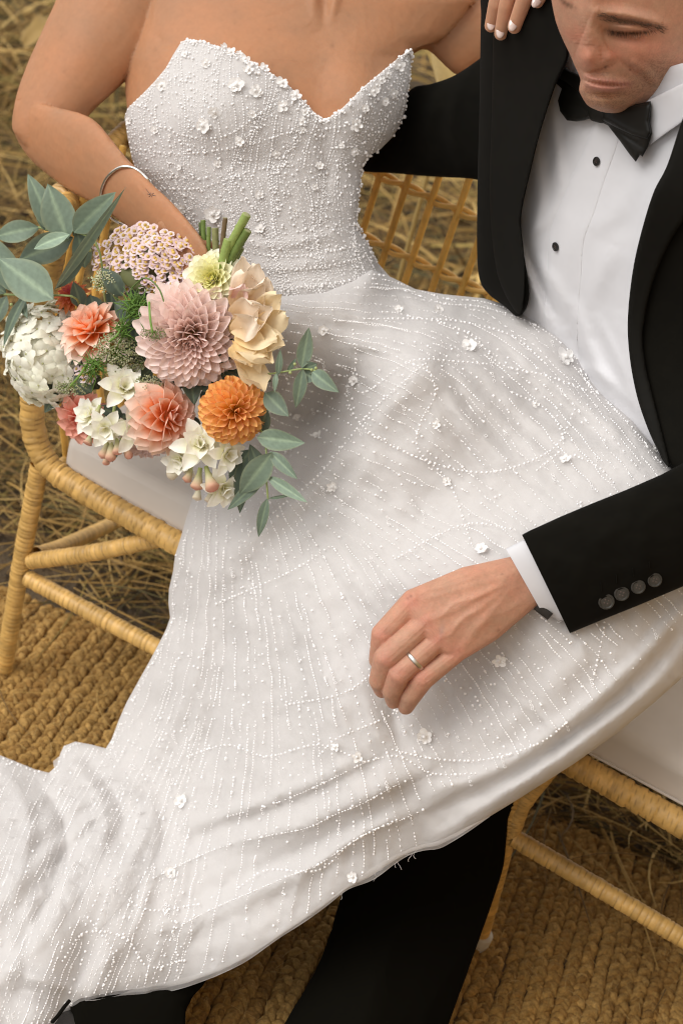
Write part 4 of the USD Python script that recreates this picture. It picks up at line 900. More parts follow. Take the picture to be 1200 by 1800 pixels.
FOLDS = [([(752, 632), (690, 700), (600, 800), (520, 880), (440, 940), (380, 1010)], .032, 34), ([(680, 760), (620, 850), (545, 930), (480, 980)], .010, 22),
         ([(600, 660), (540, 750), (470, 850)], -.024, 44), ([(520, 640), (480, 740), (420, 830)], .010, 22), ([(620, 650), (560, 740)], -.010, 26),
         ([(752, 640), (800, 720), (880, 800), (960, 860)], .010, 20), ([(790, 640), (860, 720), (940, 790), (1010, 830)], .007, 14), ([(835, 640), (900, 710), (980, 770), (1070, 800)], .008, 16), ([(770, 690), (820, 790), (880, 870)], -.006, 14),
         ([(880, 590), (930, 640), (1010, 700), (1080, 760)], .010, 18), ([(920, 680), (1000, 720), (1080, 790)], -.008, 16), ([(640, 560), (740, 575), (860, 580), (960, 620)], .007, 22), ([(600, 600), (680, 612), (742, 632)], .008, 16),
         ([(330, 1000), (350, 1120), (310, 1260), (230, 1380)], .012, 20), ([(375, 980), (400, 1120), (370, 1290), (330, 1400)], -.010, 22), ([(318, 960), (322, 1080), (286, 1180)], -.008, 10),
         ([(440, 1080), (450, 1250), (400, 1400)], .006, 30), ([(540, 1010), (570, 1180), (590, 1330)], .008, 40),
         ([(700, 1300), (600, 1360), (480, 1420), (360, 1470), (250, 1500)], -.008, 24), ([(760, 1330), (640, 1400), (520, 1450), (400, 1490), (270, 1550)], .009, 24), ([(740, 1380), (640, 1440), (540, 1490), (420, 1545), (300, 1600)], -.007, 18),
         ([(690, 1440), (620, 1475), (540, 1530), (430, 1580), (320, 1640)], .012, 18), ([(640, 1330), (540, 1380), (420, 1425), (330, 1450)], .012, 18),
         ([(1215, 1050), (1120, 1160), (1000, 1265), (880, 1345), (760, 1395)], .010, 16), ([(1215, 1090), (1130, 1190), (1010, 1290), (890, 1370), (760, 1430)], -.010, 12), ([(1210, 1140), (1120, 1230), (1000, 1320), (880, 1400), (770, 1470)], .009, 12),
         ([(1030, 1140), (960, 1220), (860, 1290)], .006, 26), ([(700, 1290), (690, 1230), (720, 1260)], -.01, 14), ([(640, 1150), (650, 1260), (690, 1330)], .008, 24),
         ([(110, 1330), (170, 1400), (180, 1480), (110, 1560)], .012, 14), ([(60, 1370), (110, 1450), (90, 1560), (30, 1660)], -.012, 16), ([(10, 1350), (50, 1450), (20, 1580)], .012, 16), ([(150, 1330), (210, 1410), (215, 1490)], -.010, 14), ([(190, 1340), (260, 1400), (250, 1480), (180, 1560)], .010, 16),
         ([(130, 1560), (80, 1640), (40, 1720)], .010, 20), ([(220, 1560), (160, 1660), (120, 1740)], -.008, 24), ([(310, 1580), (260, 1680)], .006, 22), ([(-20, 1690), (60, 1720), (130, 1740)], .012, 16), ([(0, 1740), (70, 1750), (120, 1790)], -.008, 14)]
_rc = np.random.default_rng(5); CREASE = []
for k in range(230):
    p0 = _rc.uniform([330, 540], [1180, 1250]) if k < 150 else _rc.uniform([-40, 1340], [700, 1720])
    c_ = stream(p0, _rc.uniform(60, 200), 1 if _rc.random() < .5 else -1); th_ = _rc.normal(0, .22); rot = np.array([[math.cos(th_), -math.sin(th_)], [math.sin(th_), math.cos(th_)]]); c_ = p0+(c_-p0)@rot.T
    CREASE.append((c_, _rc.choice([-1, 1])*_rc.uniform(.0012, .0040), _rc.uniform(4.5, 10)))
LAYERS = [([(215, 1575), (270, 1548), (340, 1514), (400, 1490), (470, 1474), (540, 1460), (590, 1436), (640, 1416), (690, 1388), (740, 1366), (790, 1330)], .0085), ([(260, 1650), (310, 1636), (370, 1604), (430, 1578), (500, 1548), (560, 1524), (612, 1490), (655, 1464), (705, 1446), (760, 1420), (830, 1380)], .0065),
          ([(320, 1480), (400, 1440), (480, 1418), (560, 1385), (640, 1345), (700, 1310)], .0055), ([(1205, 1075), (1120, 1180), (1020, 1270), (900, 1350), (780, 1405)], .0060)]
def layer_step(px, py, line, amp):
    # the free edge of one net layer lying on the next
    c = cr(np.array(line, float), spacing=3); t_ = np.gradient(c, axis=0); d, i = cKDTree(c).query(np.c_[np.ravel(px), np.ravel(py)])
    side = (np.ravel(px)-c[i, 0])*t_[i, 1]-(np.ravel(py)-c[i, 1])*t_[i, 0]; side *= np.sign(t_[i, 0])
    s_ = i/(len(c)-1); return (amp*np.clip(np.minimum(s_, 1-s_)*9, 0, 1)*np.where(side > 0, np.exp(-d/46)*np.clip(d/3.5, 0, 1), 0)).reshape(np.shape(px))
def sk_extra(px, py):
    e = 0*px
    for q, a in LAYERS: e = e+layer_step(px, py, q, a*.6)
    for q, a, w in CREASE: e = e+ridge(px, py, q[::4], a, w)
    for q, a, w in FOLDS: e = e+ridge(px, py, q, a*1.15, w*.85)
    e = e+.012*(meshkit.fbm(np.stack([px/110, py/110, 0*px], -1), 3, 21)-.5)+.003*(meshkit.fbm(np.stack([px/34, py/34, 0*px], -1), 3, 22)-.5)-.008*np.abs(meshkit.fbm(np.stack([px/58+py/140, py/75-px/130, 0*px], -1), 3, 31)-.5)
    # gathered pleats of the train at the lower left
    ang = np.arctan2(py-1330, px-330); rad = np.hypot(px-330, py-1330)
    m = np.clip((300-px)/160, 0, 1)*np.clip((py-1290)/60, 0, 1)
    e = e+m*.0042*(.4+1.2*meshkit.noise(np.stack([px/50, py/50, 0*px+2], -1), 8))*np.sin(ang*38+rad/60+3*meshkit.noise(np.stack([px/90, py/90, 0*px], -1), 5))
    return e
skirt = inflate(sk_o, sk_f, mode='edge', w=42, T=.030, Tb=.10, step=5.2, extra=sk_extra, smooth=False, hscale=lambda x, y: 1-.72*np.clip((y-1380)/120, 0, 1)*np.clip((x-60)/80, 0, 1))
gskirt = part(BR, 'gown_skirt', (skirt['v'], skirt['f']), 'tulle', True)
# sheer beaded net lying loosely over the lining
def net_over(m, parent, off, amp, sc, seed):
    p = m['p2']; e = off+amp*meshkit.fbm(np.stack([p[:, 0]/sc, p[:, 1]/sc, 0*p[:, 0]], -1), 4, seed)+amp*.6*np.abs(meshkit.fbm(np.stack([p[:, 0]/(sc*.45), p[:, 1]/(sc*.45), 0*p[:, 0]], -1), 2, seed+3)-.5)
    d = m['df']-e; part(parent, 'net_overlay', (P(p[:, 0], p[:, 1], d), m['tri']), 'net', True)
    return dict(p2=p, df=d)
SB, SK = Surf(net_over(bodice, gown, .0012, .0015, 30, 3)), Surf(net_over(skirt, gskirt, (.002), .009, 40, 4))
PGB, PGS = Polygon(bod_o).buffer(0), Polygon(sk_o).buffer(0)

# beads: three sizes of bead shape, set on the cloth one by one
_oct = trimesh.creation.icosphere(1, 1.0); OV, OF = np.array(_oct.vertices), np.array(_oct.faces)
_o8 = trimesh.creation.icosphere(0, 1.0); O8V, O8F = np.array(_o8.vertices), np.array(_o8.faces)
def beads(pts, rad, big=True, dirs=None, long=1.0):
    V, F = (OV, OF) if big else (O8V, O8F)
    n = len(pts); rad = np.broadcast_to(rad, n); v = np.repeat((V[None]), n, 0)*rad[:, None, None]
    if dirs is not None: v = v+dirs[:, None, :]*((V[None]@dirs[:, :, None])*rad[:, None, None]*(long-1))
    v = v+pts[:, None]
    return v.reshape(-1, 3), (np.arange(n)[:, None, None]*len(V)+F[None]).reshape(-1, 3)
rg = np.random.default_rng(77)
def along(S, pxs, spacing, jit=.25):
    c = cr(pxs, spacing=2.0); L = np.r_[0, np.cumsum(np.linalg.norm(np.diff(c, axis=0), axis=1))]
    if L[-1] < 4: return np.zeros((0, 2)), np.zeros((0, 2))
    s = np.arange(0, L[-1], spacing); s = s+rg.normal(0, jit*spacing*.4, len(s)); s = np.clip(s, 0, L[-1])
    q = np.stack([np.interp(s, L, c[:, k]) for k in (0, 1)], 1); h = np.stack([np.interp(np.minimum(s+3, L[-1]), L, c[:, k]) for k in (0, 1)], 1)
    return q, h
class Lot:
    def __init__(s): s.m, s.seed = [], 0.0
    def put(s, S, PG, q, h, rpx, big, long=1.0):
        ok = shapely.contains_xy(PG, q[:, 0], q[:, 1])
        if rpx < 1.95 if np.ndim(rpx) == 0 else True: ok &= (meshkit.noise(np.stack([q[:, 0]/38, q[:, 1]/38, 0*q[:, 0]+s.seed], -1), 17) > .34)
        q, h = q[ok], h[ok]
        if not len(q): return
        d = S(q[:, 0], q[:, 1]); rad = rpx*(d/FPX)*rg.uniform(.72, 1.15, len(q))*(.95 if S is SB else 1.05)
        p = P(q[:, 0], q[:, 1], d-rad*.35); dirs = None
        if long > 1:
            e = P(h[:, 0], h[:, 1], S(h[:, 0], h[:, 1]))-P(q[:, 0], q[:, 1], d); L = np.linalg.norm(e, axis=1, keepdims=True); dirs = np.where(L > 1e-6, e/np.maximum(L, 1e-9), [[1., 0, 0]])
        s.m.append(beads(p, rad, big, dirs, long))
    def strand(s, S, PG, pxs, kind):
        s.seed += .73
        if kind == 'seed': q, h = along(S, pxs, 4.8); s.put(S, PG, q, h, rg.uniform(1.35, 1.8), False, 1.4)
        elif kind == 'pearl': q, h = along(S, pxs, 8.5); s.put(S, PG, q, h, 2.25, True)
        elif kind == 'fine': q, h = along(S, pxs, 5.6, 1.2); s.put(S, PG, q+rg.normal(0, .5, q.shape), h, rg.uniform(.85, 1.3), False, 1.6)
        elif kind == 'mixed':
            q, h = along(S, pxs, 5.6); k = rg.random(len(q)) < .82; s.put(S, PG, q[k], h[k], 1.4, False, 1.6)
            q, h = along(S, pxs, 30, .8); s.put(S, PG, q, h, 2.3, True)
        elif kind == 'sparse': q, h = along(S, pxs, 16, .9); s.put(S, PG, q, h, 2.2, True); q, h = along(S, pxs, 7, .5); s.put(S, PG, q[::2], h[::2], 1.3, False)
INNER = PGS.buffer(-5)
LINING = Polygon([(1230, 1060), (1120, 1170), (1000, 1270), (880, 1350), (740, 1405), (740, 1500), (900, 1420), (1230, 1200)])
lot = Lot()
seeds = []; grid = {}
tries = rg.uniform([-60, 500], [1240, 1760], (14000, 2))
acc = cKDTree(np.zeros((1, 2))-9999); lines = []; occ = np.zeros((0, 2))
occ_cells = {}
def near(p, r):
    cx, cy = int(p[0]//20), int(p[1]//20)
    for a in (-1, 0, 1):
        for b in (-1, 0, 1):
            for q in occ_cells.get((cx+a, cy+b), ()):
                if (q[0]-p[0])**2+(q[1]-p[1])**2 < r*r: return True
    return False
def occupy(c):
    for q in c[::2]: occ_cells.setdefault((int(q[0]//20), int(q[1]//20)), []).append(q)
for p in tries:
    if not shapely.contains_xy(INNER, *p) or shapely.contains_xy(LINING, *p): continue
    gap = 8.5 if p[0] < 330 and p[1] > 1300 else 11.5 if p[0] < 480 and p[1] < 1340 or p[1] < 720 else (14 if p[1] < 1350 else 19)
    if near(p, gap): continue
    c = np.vstack([stream(p, rg.uniform(90, 260), -1)[::-1][:-1], stream(p, rg.uniform(90, 260), 1)])
    ok = shapely.contains_xy(INNER, c[:, 0], c[:, 1]) & ~shapely.contains_xy(LINING, c[:, 0], c[:, 1])
    i0 = len(c)//2
    mid_i = int(np.argmin(np.linalg.norm(c-p, axis=1)))
    a = mid_i
    while a > 0 and ok[a-1] and not near(c[a-1], gap*.55): a -= 1
    b = mid_i
    while b < len(c)-1 and ok[b+1] and not near(c[b+1], gap*.55): b += 1
    if b-a < 4: continue
    c = c[a:b+1]; occupy(c); lines.append(c)
for c in lines: lot.strand(SK, INNER, c, rg.choice(['seed', 'mixed', 'sparse', 'fine'], p=[.34, .26, .10, .30]))
SCALLOPS = [[(440, 935), (500, 885), (560, 835), (610, 775), (660, 715), (745, 640)], [(380, 1062), (450, 1032), (520, 1000), (580, 960)], [(690, 1318), (760, 1334), (850, 1336), (945, 1308), (1000, 1268)], [(1042, 1195), (1062, 1095), (1052, 1045)],
            [(745, 630), (765, 690), (740, 740), (735, 790), (790, 850), (830, 960)], [(610, 660), (640, 690), (720, 635), (800, 635), (860, 640)], [(620, 580), (625, 640), (610, 700), (650, 760), (750, 810), (860, 830), (970, 790), (1010, 720)], [(900, 690), (960, 720), (990, 780), (940, 830)],
            [(760, 560), (830, 590), (880, 640), (960, 660), (1040, 690)], [(560, 1330), (590, 1300), (660, 1270), (700, 1250)], [(640, 1340), (700, 1330), (760, 1360), (840, 1360)], [(1010, 800), (1050, 820), (1080, 850)], [(640, 560), (730, 560), (810, 565), (900, 590), (960, 640)],
            [(420, 1560), (470, 1530), (560, 1530), (620, 1480), (700, 1440)], [(160, 1620), (200, 1680), (180, 1740)], [(110, 1690), (150, 1640), (220, 1650), (260, 1700), (320, 1690)], [(620, 1590), (560, 1620), (470, 1680), (380, 1730)], [(200, 1560), (260, 1600), (350, 1590)],
            [(500, 1240), (600, 1220), (660, 1180)], [(330, 1330), (400, 1310), (470, 1330), (560, 1310), (640, 1340)], [(700, 980), (770, 940), (830, 920), (900, 930)]]
for q in SCALLOPS: lot.strand(SK, PGS.buffer(-3), np.array(q, float), 'pearl')
for q, a in LAYERS[:3]: lot.strand(SK, PGS.buffer(-3), np.array(q, float)[1:-1]+[0, -4], 'mixed')
# pearls along the edges that turn away, and loose pearls
for seg in ([(640, 484), (690, 490), (780, 519), (850, 526), (935, 554), (1000, 602), (1036, 666)], [(1036, 666), (1110, 740), (1172, 816)], [(318, 950), (299, 1040), (299, 1086), (280, 1130), (244, 1196), (208, 1268), (186, 1316)], [(186, 1316), (132, 1305), (108, 1318), (100, 1346), (86, 1359)], [(62, 1353), (0, 1328)]):
    for k in range(3): lot.strand(SK, PGS.buffer(-1.5), np.array(seg, float)+rg.normal(0, 2.2, 2)+[[(-2 if seg[0][0] > 500 else 3)*k, (4 if seg[0][0] > 500 else 1)*k]], 'pearl' if k == 0 else 'mixed')
p = rg.uniform([300, 520], [1150, 1740], (260, 2)); lot.put(SK, INNER.difference(LINING), p, p, 2.2, True)
# little ring sequins strung among the beads
for c in lines:
    for q in c[rg.random(len(c)) < .014]:
        for h_ in range(int(rg.integers(1, 4))):
            x, y = q+np.array([2, 6.5])*h_
            if not shapely.contains_xy(INNER, x, y): continue
            d = float(SK(x, y)); nv_ = (C-P(x, y, d))/d+rg.normal(0, .3, 3)
            lot.m.append(torus(P(x, y, d-.0008), nv_, rg.uniform(1.9, 2.6)*d/FPX, .62*d/FPX, 10, 5))
v, f = cat(lot.m)
part(gskirt, 'pearl_beading', (v, f), 'pearl', True, kind='stuff')

lot = Lot(); INB = PGB.buffer(-3)
for k, x in enumerate(np.arange(-330, 335, 7.0)):
    # strands fan from the waist up to the neckline, swagged over the bust
    y = np.arange(60, 560, 12.0); t = (y-60)/500
    L, R = np.interp(y, _py, _L), np.interp(y, _py, _R); u = x/330
    px = (L+R)/2+u*(R-L)/2*(.99-.02*np.sin(t*3))+10*np.sin(t*7+x/60)*(1-t)+7*np.sin(t*13+x/23)
    lot.strand(SB, INB, np.stack([px, y], 1), ('fine' if k % 2 else rg.choice(['seed', 'fine', 'sparse'], p=[.45, .40, .15])))
for q in ([(250, 180), (300, 230), (390, 240), (470, 190), (520, 170)], [(230, 260), (320, 270), (430, 255), (520, 230), (566, 240)], [(585, 260), (640, 250), (690, 190), (715, 130)], [(580, 225), (620, 215), (670, 170), (712, 120)], [(265, 330), (350, 330), (440, 300), (520, 290)], [(400, 300), (440, 360), (470, 420), (520, 520)],
          [(330, 420), (420, 440), (520, 450), (640, 430)], [(370, 490), (470, 505), (570, 500), (670, 480)], [(390, 530), (500, 535), (600, 530), (700, 505)], [(360, 460), (470, 472), (560, 470), (650, 448)], [(480, 540), (560, 548), (640, 535), (700, 520)]):
    lot.strand(SB, INB, np.array(q, float), 'pearl')
edge = np.array(bod_o[:31], float)
lot.strand(SB, PGB.buffer(1), edge+[0, 2], 'pearl'); lot.strand(SB, PGB.buffer(1), edge+[0, 6], 'mixed')
lot.strand(SB, PGB.buffer(1), np.array(bod_o[38:], float)+[2.5, 0], 'pearl')
for k in range(170):
    i_ = rg.uniform(0, len(edge)-1.01); a_ = edge[int(i_)]+(edge[int(i_)+1]-edge[int(i_)])*(i_ % 1); q = (a_+rg.normal(0, 3.5, 2)+[0, 2])[None]; lot.put(SB, PGB.buffer(3), q, q, rg.uniform(2.2, 3.6), True)
p = rg.uniform([220, 80], [720, 550], (420, 2)); lot.put(SB, INB, p, p, 2.4, True)
v, f = cat(lot.m)
part(gown, 'pearl_beading', (v, f), 'pearl', True, kind='stuff')

# cloth flowers sewn on the gown, each with five round petals round a pearl
def applique(S, px, py, rpx, parent, seed):
    r = np.random.default_rng(seed); d = float(S(px, py)); n = surf_normal(S, px, py, 7.); u, w, n = frame(n*.7+(C-P(px, py, d))/d*.5); R = rpx*d/FPX; c = P(px, py, d)+n*R*.30
    a0 = r.uniform(0, 6); ms = []
    m = r.integers(3, 4)
    m = int(r.integers(4, 7)); R *= r.uniform(.78, 1.15); u = u+n*r.normal(0, .22)
    for k in range(m):
        a = a0+k*2*PI/m+r.normal(0, .12); e = r.uniform(.70, 1.2)
        t, s = np.meshgrid(np.linspace(0, 1, 5), np.linspace(0, 2*PI, 11)[:-1], indexing='ij')
        x, y = .52+.50*e*t*np.cos(s), .44*e*t*np.sin(s); z = .30*t**2*(.4+.6*np.cos(s))*r.uniform(.4, 1.3)+.12*t*np.sin(2*s+k)
        q = c+R*((x*math.cos(a)-y*math.sin(a))[..., None]*u+(x*math.sin(a)+y*math.cos(a))[..., None]*w+z[..., None]*n)
        q = q.reshape(-1, 3); i, j = np.meshgrid(np.arange(4), np.arange(10), indexing='ij'); i, j = i.ravel(), j.ravel(); j2 = (j+1) % 10
        ms.append((q, np.stack([i*10+j, i*10+j2, (i+1)*10+j2, (i+1)*10+j], 1)))
    ms.append(beads((c+n*R*.22+.0*u)[None], np.array([R*.24]), True))
    part(parent, 'flower_applique', cat(ms), 'applique', True)
BF = [(325, 95, 6), (362, 112, 8), (395, 85, 6), (430, 105, 7), (415, 150, 9), (437, 122, 8), (463, 120, 8), (448, 160, 8), (455, 164, 6), (495, 146, 8), (496, 187, 8), (285, 150, 8), (228, 210, 7), (357, 220, 9), (378, 197, 8), (442, 200, 7), (420, 247, 8), (485, 270, 6), (382, 287, 6), (273, 228, 6), (299, 238, 4),
      (315, 293, 4), (455, 343, 8), (518, 370, 5), (375, 376, 11), (320, 366, 8), (457, 402, 8), (553, 328, 6), (700, 115, 8), (680, 130, 7), (660, 150, 8), (690, 165, 7), (640, 190, 6), (625, 218, 9), (655, 160, 8), (668, 140, 6), (622, 266, 6), (600, 255, 5), (530, 212, 6), (535, 196, 6), (518, 168, 7), (420, 96, 6), (405, 92, 6), (532, 228, 5), (675, 178, 6), (560, 290, 5)]
for k, (x, y, r_) in enumerate(BF): applique(SB, float(x), float(y), r_*1.35, gown, k)
SF = [(625, 667, 10), (822, 610, 10), (992, 630, 13), (940, 712, 8), (765, 746, 8), (785, 846, 8), (993, 808, 11), (845, 966, 11), (745, 1297, 14), (628, 1331, 8), (320, 1408, 10), (300, 1535, 9), (568, 580, 7), (770, 545, 8), (620, 1541, 9), (590, 1313, 8), (878, 1163, 9), (560, 765, 8), (586, 856, 9), (700, 545, 6), (520, 732, 7), (1150, 790, 6)]
for k, (x, y, r_) in enumerate(SF): applique(SK, float(x), float(y), r_*1.25, gskirt, 100+k)
# sheer edge of the net reaching past the lining along the hem, with a rolled cord
hem = cr([(860, 1436), (800, 1472), (770, 1487), (745, 1491), (722, 1498), (690, 1515), (650, 1542), (610, 1562), (570, 1592), (500, 1640), (440, 1680), (385, 1708), (330, 1728), (270, 1742), (205, 1755), (150, 1760)], spacing=7)
tn = np.gradient(hem, axis=0); tn /= np.linalg.norm(tn, axis=1, keepdims=True); nn = np.stack([tn[:, 1]*-1, tn[:, 0]], 1); nn *= np.sign(nn[:, 1:2]+1e-9)
wv = np.clip(np.minimum(np.arange(len(hem)), len(hem)-1-np.arange(len(hem)))/14, .0, 1)*(1.5+6*meshkit.noise(np.stack([hem[:, 0]/60, hem[:, 1]*0, 0*hem[:, 0]], -1), 8)); cols = []
dh = SK(*(hem-nn*9).T)
for s_ in (-1.6, -.6, 0, .5, 1.0): q = hem+nn*(wv*s_)[:, None]; cols.append(P(q[:, 0], q[:, 1], dh-.003+.004*max(0, s_)+.0022*np.sin(np.arange(len(hem))*.55)*max(0, s_+.6)))
v = np.stack(cols, 1).reshape(-1, 3); i, j = np.meshgrid(np.arange(len(hem)-1), np.arange(4), indexing='ij'); k = (i*5+j).ravel()
part(gskirt, 'net_hem', (v, np.stack([k, k+1, k+6, k+5], 1)), 'net', True)
part(gskirt, 'hem_cord', tube(cols[-1], .00035, 6), 'net', True)
# gathered ruffles of the train
for path, wd, ph in (([(104, 1330), (150, 1390), (190, 1460), (150, 1560), (90, 1640)], 34, 0), ([(60, 1365), (105, 1440), (110, 1530), (50, 1620)], 30, 2), ([(10, 1345), (50, 1420), (45, 1520), (0, 1600)], 34, 4), ([(190, 1330), (260, 1400), (280, 1480), (230, 1570), (170, 1640)], 30, 1)):
    c_ = cr(np.array(path, float), spacing=4); t_ = np.gradient(c_, axis=0); t_ /= np.linalg.norm(t_, axis=1, keepdims=True); n_ = np.stack([-t_[:, 1], t_[:, 0]], 1); s_ = np.arange(len(c_)); cols = []
    tp = np.sin(np.linspace(.05, 1, len(c_))*PI)**.5
    for w_ in np.linspace(0, 1, 6):
        q = c_+n_*(wd*w_*tp*(1+.25*np.sin(s_*.9+ph)))[:, None]+t_*(4*w_*np.sin(s_*.7+ph))[:, None]
        cols.append(P(q[:, 0], q[:, 1], SK(q[:, 0], q[:, 1])-.0015-tp*(.0032*math.sin(w_*PI*.75)+.0050*w_*np.sin(s_*.62+ph+2*w_))))
    v = np.stack(cols, 1).reshape(-1, 3); i, j = np.meshgrid(np.arange(len(c_)-1), np.arange(5), indexing='ij'); k = (i*6+j).ravel()
    part(gskirt, 'train_ruffle', (v, np.stack([k, k+1, k+7, k+6], 1)), 'net', True)
# frayed threads at the hem
r = np.random.default_rng(8); th_ = []
for k in range(11):
    t = r.uniform(0, 1); bx, by = np.interp(t, [0, .5, 1], [735, 640, 540]), np.interp(t, [0, .5, 1], [1494, 1546, 1612]); a = r.uniform(.2, 2.9); L = r.uniform(6, 24)
    d0 = float(SK(bx, by)); q = [P(bx, by, d0-.001)]
    for s in range(5): a += r.normal(0, .5); bx += L/5*math.cos(a); by += L/5*math.sin(a); q.append(P(bx, by, d0-.002-.002*r.random()))
    th_.append(tube(np.array(q), .00028, 4))
part(gskirt, 'frayed_thread', cat(th_), 'satin', True, kind='stuff')

# ================================================================== bouquet
bd = plane([(300, 620, -.085), (80, 620, -.05), (430, 720, -.075), (250, 450, -.03), (350, 840, -.12)])
BQ = thing('bouquet', 'round bouquet of pink, coral and cream flowers with grey green eucalyptus, held by its stems', 'bouquet', P(300., 620., float(bd(300., 620.))))
rb = np.random.default_rng(42)
def at(px, py, fwd=0.0): return P(float(px), float(py), float(bd(px, py))-fwd)
def mpp(px, py): return float(bd(px, py))/FPX
def img_dir(dx, dy, toward): # a direction given by its lean in the picture and towards the viewer
    v = RT*dx-UP*dy-FW*toward; return v/np.linalg.norm(v)
def petal_mesh(base, d, n_in, L, W, cup, curl, c0, c1, nu=5, nv=6, tipw=.55, point=.35, ruffle=0.0, cm=.5, edge=None):
    x = np.cross(d, n_in); nv += 1; t = 1-(1-np.linspace(0, 1, nv))**1.7; s = np.linspace(-1, 1, nu)
    w = W*np.where(t < tipw, np.sin(t/tipw*PI/2)**.75, np.maximum(0, 1-np.maximum(0, (t-tipw)/(1-tipw))**(2.8-point*1.5))**(.5+point*.6))
    w = np.maximum(w, W*.10); w[-1] = W*.42*(1-point)**2+W*.04
    T, S = np.meshgrid(t, s, indexing='ij'); Wt = w[:, None]
    X = S*Wt; Z = cup*W*(S**2)*np.sin(np.minimum(1, T*1.25)*PI*.5)*(Wt/W) + curl*L*T**2
    if ruffle: Z = Z+ruffle*W*np.sin(S*4+T*7+rb.uniform(0, 6))*T*np.abs(S)+ruffle*.6*W*np.sin(T*9+rb.uniform(0, 6))*np.abs(S)
    Y = L*T*(1-.04*S**2)
    v = np.asarray(base)+X[..., None]*x+Y[..., None]*d+Z[..., None]*n_in
    k = np.clip((T-cm+.25)/.5, 0, 1); k = k*k*(3-2*k); col = lerp(np.array(c0)[None, None], np.array(c1)[None, None], k)
    if edge is not None: col = lerp(col, np.array(edge)[None, None], np.clip(np.abs(S)*1.6-.9, 0, 1)*.8*T)
    i, j = np.meshgrid(np.arange(nv-1), np.arange(nu-1), indexing='ij'); a = (i*nu+j).ravel()
    return v.reshape(-1, 3), np.stack([a, a+1, a+nu+1, a+nu], 1), col.reshape(-1, 3)
def put(parent, name, m, mat='petal', kind=None, label=None): return part(parent, name, m[:2], mat, True, color=m[2], kind=kind, label=label)
def ballm(c, r, col, sub=2, sq=None):
    t = trimesh.creation.icosphere(sub, 1.0); v = np.asarray(t.vertices)*r
    if sq is not None: v = v-np.outer(v@sq[0], sq[0])*(1-sq[1])
    return v+c, np.asarray(t.faces), np.tile(col, (len(v), 1))
def dahlia(name, label, px, py, Rpx, lean, n, th, fwd, cols, W=(.05, .13), Lr=(.42, 1.0), cup=1.0, curl=(0.05, -.05), core=.12, point=.35, pw=.62, cm=.5, edge=None, core_col=None, ruffle=0.0, nu=5, tipw=.55, squash=1.0):
    A = img_dir(*lean); R = Rpx*mpp(px, py); c = at(px, py, fwd)-A*R*.38
    u, w, A = frame(A, UP)
    fl = put(BQ, name, ballm(c, R*(core+.10), np.array(core_col if core_col is not None else cols[0])*.8), label=label)
    for i in range(n):
        t = (i+.5)/n; ph = i*2.399963+rb.normal(0, .05); q = t**pw
        thq = math.radians(th[0]+(th[1]-th[0])*q)+rb.normal(0, .03)
        e = math.cos(ph)*u+math.sin(ph)*w
        d = math.cos(thq)*A+math.sin(thq)*e; nin = math.sin(thq)*A-math.cos(thq)*e
        L = R*(Lr[0]+(Lr[1]-Lr[0])*q)*rb.uniform(.94, 1.05); Wp = R*(W[0]+(W[1]-W[0])*q)*rb.uniform(.93, 1.07)
        tw = rb.normal(0, .08); x = np.cross(d, nin); nin = nin*math.cos(tw)+x*math.sin(tw)
        c0, c1 = (lerp(np.array(a), np.array(b), np.array(q)) for a, b in (cols[:2], cols[2:4]))
        j = rb.uniform(.93, 1.06)
        put(fl, 'petal', petal_mesh(c+d*R*core, d, nin, L-R*core, Wp, cup*(1.25-.45*q), curl[0]+(curl[1]-curl[0])*q, np.array(c0)*j, np.array(c1)*j, nu=nu, point=point, cm=cm, edge=edge, ruffle=ruffle, tipw=tipw))
    return fl
# colour order: inner base, outer base, inner tip, outer tip
dahlia('pink_dahlia', 'largest flower, a pale pink dahlia in the middle', 336, 604, 104, (.02, .58, 1.0), 200, (4, 100), .055, ((.98, .72, .54), (1.0, .75, .68), (.98, .77, .72), (1.0, .86, .81)), W=(.038, .165), Lr=(.50, 1.02), cup=.75, curl=(.10, .04), point=.05, core_col=(.62, .52, .14), pw=.60, nu=7, tipw=.70)
dahlia('orange_ball_dahlia', 'round orange ball dahlia', 420, 722, 63, (.42, .10, 1.0), 130, (5, 124), .040, ((.99, .66, .08), (.98, .46, .06), (.98, .58, .22), (1.0, .60, .20)), W=(.08, .175), Lr=(.80, 1.0), cup=1.05, curl=(.05, .0), point=.05, pw=.56, core_col=(.6, .24, .03), edge=(.72, .17, .16), tipw=.86, nu=7)
dahlia('coral_dahlia', 'coral dahlia with pale petal tips, upper left', 152, 562, 70, (-.35, -.75, .8), 62, (8, 118), .040, ((.95, .30, .05), (.97, .36, .07), (.95, .60, .44), (.97, .82, .72)), W=(.10, .26), Lr=(.55, 1.08), cup=.7, curl=(.10, -.05), point=.35, pw=.6, cm=.60, tipw=.62)
dahlia('coral_dahlia', 'coral dahlia below the pink one', 312, 735, 74, (.85, .10, .75), 70, (8, 122), .045, ((.95, .32, .10), (.97, .38, .09), (.95, .58, .46), (.97, .78, .66)), W=(.08, .27), Lr=(.5, 1.06), cup=.75, curl=(.10, -.06), point=.35, pw=.6, cm=.6, tipw=.62)
dahlia('coral_dahlia', 'coral dahlia at the lower left rim', 136, 745, 58, (-.3, .45, .7), 46, (8, 112), .010, ((.72, .12, .09), (.84, .26, .14), (.84, .40, .30), (.90, .50, .40)), W=(.11, .26), Lr=(.5, 1.05), cup=.7, point=.35, ruffle=.12)
dahlia('dark_orange_dahlia', 'small deep orange flower behind the eucalyptus', 122, 512, 38, (-.2, -.5, .8), 60, (8, 110), .002, ((.66, .15, .05), (.72, .22, .05), (.48, .06, .12), (.74, .27, .08)), W=(.07, .16), Lr=(.5, 1.0), cup=.9, point=.6)
